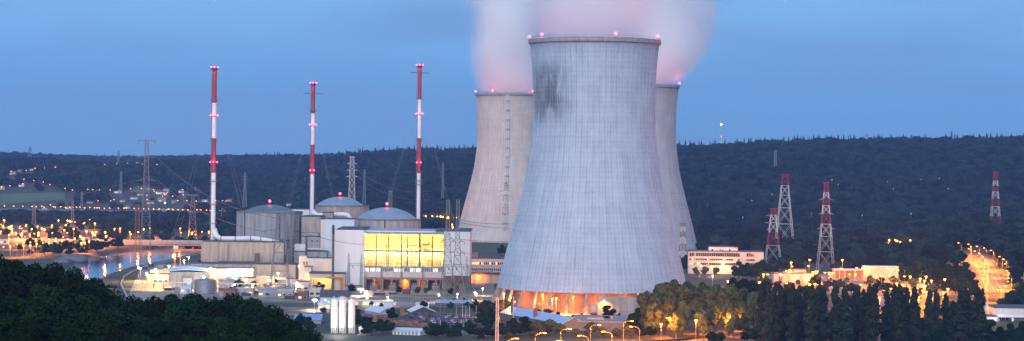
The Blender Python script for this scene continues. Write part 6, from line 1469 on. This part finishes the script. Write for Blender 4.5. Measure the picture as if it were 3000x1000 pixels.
# bushes and hedges by the tower foot and depot
bs = [(1240, 885, 1268, 30, 'dark'), (1088, 888, 1300, 16, 'dark'), (1118, 890, 1295, 14, 'dark'), (1300, 880, 1300, 22, 'dark'), (1330, 876, 1310, 24, 'dark'), (1360, 872, 1310, 22, 'dark'), (1390, 876, 1305, 24, 'dark'), (1420, 878, 1290, 24, 'dark'), (1440, 884, 1270, 22, 'dark'), (1470, 888, 1235, 20, 'lit'), (1500, 893, 1228, 20, 'dark'), (1545, 896, 1210, 16, 'lit'), (1575, 893, 1210, 18, 'lit'), (1605, 895, 1210, 18, 'lit'), (1635, 905, 1205, 14, 'dark'), (1680, 912, 1195, 12, 'dark'), (1705, 902, 1210, 10, 'lit'), (1740, 898, 1215, 12, 'lit'), (1782, 884, 1205, 26, 'dark'), (1815, 902, 1200, 14, 'dark'), (1476, 865, 1240, 26, 'lit'), (1320, 895, 1280, 24, 'dark'), (1370, 892, 1280, 24, 'dark'), (1040, 945, 1150, 40, 'dark'), (1070, 962, 1120, 30, 'dark'), (950, 900, 1230, 16, 'dark'), (935, 835, 1420, 34, 'dark'), (1030, 838, 1428, 26, 'dark'), (800, 800, 1490, 16, 'dark'), (700, 822, 1440, 36, 'dark'), (770, 815, 1500, 16, 'lit'), (742, 822, 1470, 14, 'lit'), (1195, 850, 1425, 18, 'dark'), (1168, 848, 1428, 22, 'dark'), (1222, 846, 1425, 22, 'lit'), (1250, 846, 1425, 20, 'lit'), (1320, 858, 1420, 20, 'dark'), (585, 745, 1610, 26, 'dark'), (570, 752, 1600, 22, 'dark'), (1470, 728, 2000, 34, 'dark'), (2040, 782, 1690, 22, 'lit'), (2065, 780, 1690, 22, 'lit'), (2100, 782, 1690, 24, 'lit'), (2012, 745, 1760, 30, 'dark'), (2165, 764, 1640, 46, 'dark'), (2190, 768, 1640, 44, 'dark'), (2215, 775, 1635, 40, 'dark'), (2235, 760, 1690, 40, 'dark'), (2262, 765, 1690, 40, 'dark'), (2290, 752, 1740, 40, 'dark'), (2330, 748, 1760, 40, 'dark'), (2235, 795, 1600, 26, 'lit'), (2395, 800, 1620, 24, 'lit'), (2655, 815, 1590, 40, 'dark'), (2580, 818, 1560, 30, 'dark'), (2480, 815, 1600, 20, 'lit'), (2432, 818, 1600, 18, 'lit'), (1850, 820, 1450, 30, 'dark'), (2880, 905, 1100, 40, 'dark'), (2780, 880, 1300, 30, 'lit'), (2740, 880, 1300, 26, 'lit'), (2690, 880, 1380, 26, 'lit'), (2700, 905, 1100, 36, 'dark')] + [(px_, py_, D_, 44 if D_ < 1850 else 34, 'dark') for px_, py_, D_ in ((2655, 760, 1700), (2680, 752, 1690), (2705, 748, 1680), (2728, 756, 1650), (2745, 770, 1620), (2762, 760, 1640), (2780, 772, 1610), (2800, 766, 1620), (2816, 778, 1590), (2790, 795, 1570), (2812, 806, 1540), (2826, 822, 1500), (2750, 790, 1580), (2728, 785, 1580), (2668, 775, 1640), (2640, 768, 1680), (2612, 758, 1740), (2590, 752, 1760), (2560, 756, 1760), (2535, 760, 1750), (2845, 845, 1450), (2800, 830, 1500), (2775, 838, 1480), (1900, 822, 1400), (1930, 815, 1420), (1965, 812, 1430), (2000, 818, 1400), (2150, 812, 1450), (2180, 815, 1440), (2205, 820, 1430), (1880, 840, 1300), (2240, 822, 1420), (2965, 850, 1380), (2985, 842, 1390), (2950, 868, 1340), (2998, 860, 1340), (2930, 880, 1300), (2975, 880, 1300), (2815, 745, 1800), (2800, 752, 1780), (2825, 768, 1680), (2838, 792, 1600), (2848, 818, 1530), (2915, 750, 1900), (2930, 763, 1850), (2940, 783, 1760), (2965, 768, 1750), (2975, 798, 1650), (2965, 828, 1560), (2972, 743, 1850), (2990, 770, 1700), (2990, 815, 1500), (2900, 742, 1960), (2880, 735, 2020), (2640, 740, 1780), (2450, 772, 1700), (2480, 768, 1720), (2505, 766, 1730), (1052, 948, 1130), (1085, 955, 1110), (1115, 968, 1100), (1135, 972, 1095), (1075, 975, 1085), (880, 945, 1130), (905, 960, 1110), (1040, 915, 1190), (1150, 930, 1180), (1395, 905, 1230), (1430, 900, 1240), (1440, 915, 1190), (1415, 930, 1160), (1430, 945, 1130), (1260, 975, 1080), (1300, 972, 1085), (1340, 975, 1085), (1375, 965, 1100), (1280, 985, 1070), (1330, 990, 1068), (1390, 985, 1075), (160, 728, 1960), (195, 722, 2000), (225, 716, 2060), (255, 722, 2020), (285, 728, 2000), (310, 722, 2040), (130, 738, 1930), (175, 742, 1900), (345, 716, 2080), (600, 690, 2200), (560, 690, 2200), (520, 692, 2200), (480, 690, 2210), (430, 690, 2210), (300, 690, 2250), (330, 688, 2260), (220, 688, 2280), (160, 690, 2270))]
for i, (px, py, D, hp, kd) in enumerate(sorted(bs)):
    c = P(px, py, D); s = D / F; h = max(hp * s, 2.0); z0 = ground(c.x, D); h = max(h, min(c.z - z0, h * 1.8))
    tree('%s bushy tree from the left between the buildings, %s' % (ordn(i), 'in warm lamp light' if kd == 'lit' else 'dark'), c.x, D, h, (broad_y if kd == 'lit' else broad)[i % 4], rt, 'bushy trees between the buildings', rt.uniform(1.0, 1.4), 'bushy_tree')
for i, (px, py, D) in enumerate(sorted(((2930, 955, 1040), (2960, 945, 1046), (2985, 950, 1042), (2945, 975, 1020), (2905, 985, 1015), (2975, 985, 1015), (2995, 940, 1050), (2920, 968, 1028), (2850, 975, 1020), (2800, 962, 1010), (2760, 952, 1008), (2735, 966, 1004), (2700, 950, 1004), (2820, 985, 1000)))):
    c = P(px, py, D); h = max(5, c.z - ground(c.x, D)); (tree('%s dark tree from the left in the bottom right corner' % ordn(i), c.x, D, h, broad[i % 4], rt, 'dark trees in the bottom right corner', min(1.4, 10 / h / .8)) if i % 3 else tree('%s dark tree from the left in the bottom right corner' % ordn(i), c.x, D, h, cons[i % 2], rt, 'dark trees in the bottom right corner', 1.6, 'conifer_tree'))
# ------------------------------------------------------------------ cables
def cable(label, a, b, sag, r=.11):
    t = thing('power_line', label, 'power line', a, group='power lines'); d = Vector(b) - Vector(a); mb = MB()
    for o in (0, 1):
        mb.path([(d.x * i / 14 + o * .5, d.y * i / 14, d.z * i / 14 - 4 * sag * (i / 14) * (1 - i / 14)) for i in range(15)], r, 4)
    mb.build('cable', dark, t); return t
pairs = [((1342, 645, 1432), (1560, 652, 1700), 2, 'topmost power line from the tall green masts across the left rear tower'), ((1342, 652, 1432), (1580, 668, 1700), 2, 'second power line from the tall green masts'), ((1340, 700, 1432), (1570, 700, 1650), 2, 'third power line from the tall green masts'), ((1342, 742, 1432), (1600, 735, 1650), 2, 'lowest power line from the tall green masts'),
         ((405, 461, 2030), (-60, 520, 2600), 8, 'upper power line from the river pylon to the left'), ((400, 527, 2030), (-60, 590, 2600), 8, 'lower power line from the river pylon to the left'), ((460, 461, 2030), (812, 640, 1395), 10, 'upper power line from the river pylon to the reactor pylon'), ((460, 527, 2030), (778, 680, 1395), 8, 'lower power line from the river pylon to the reactor pylon'),
         ((1049, 500, 2350), (1260, 560, 1900), 8, 'upper power line right of the pale grey pylon'), ((1049, 518, 2350), (1260, 585, 1900), 8, 'lower power line right of the pale grey pylon'), ((866, 677, 1395), (1302, 708, 1432), 6, 'power line from the reactor pylon to the green masts')]
for a, b, sg, lb in pairs: cable(lb, P(*a), P(*b), sg)
SH = sorted((rt.uniform(60, 345), rt.uniform(1900, 2120)) for _ in range(34))
j = 0
for px, D in SH:
    x = (px - CX) / F * D
    if poly_dist(x, D, RIVW) > -4: continue
    tree('%s dark shrub from the left on the bank below the bridge' % ordn(j), x, D, rt.uniform(4, 8), broad[rt.randrange(4)], rt, 'shrubs on the bank below the bridge', rt.uniform(1.2, 1.9), 'shrub', 'shrub'); j += 1
make_woods()
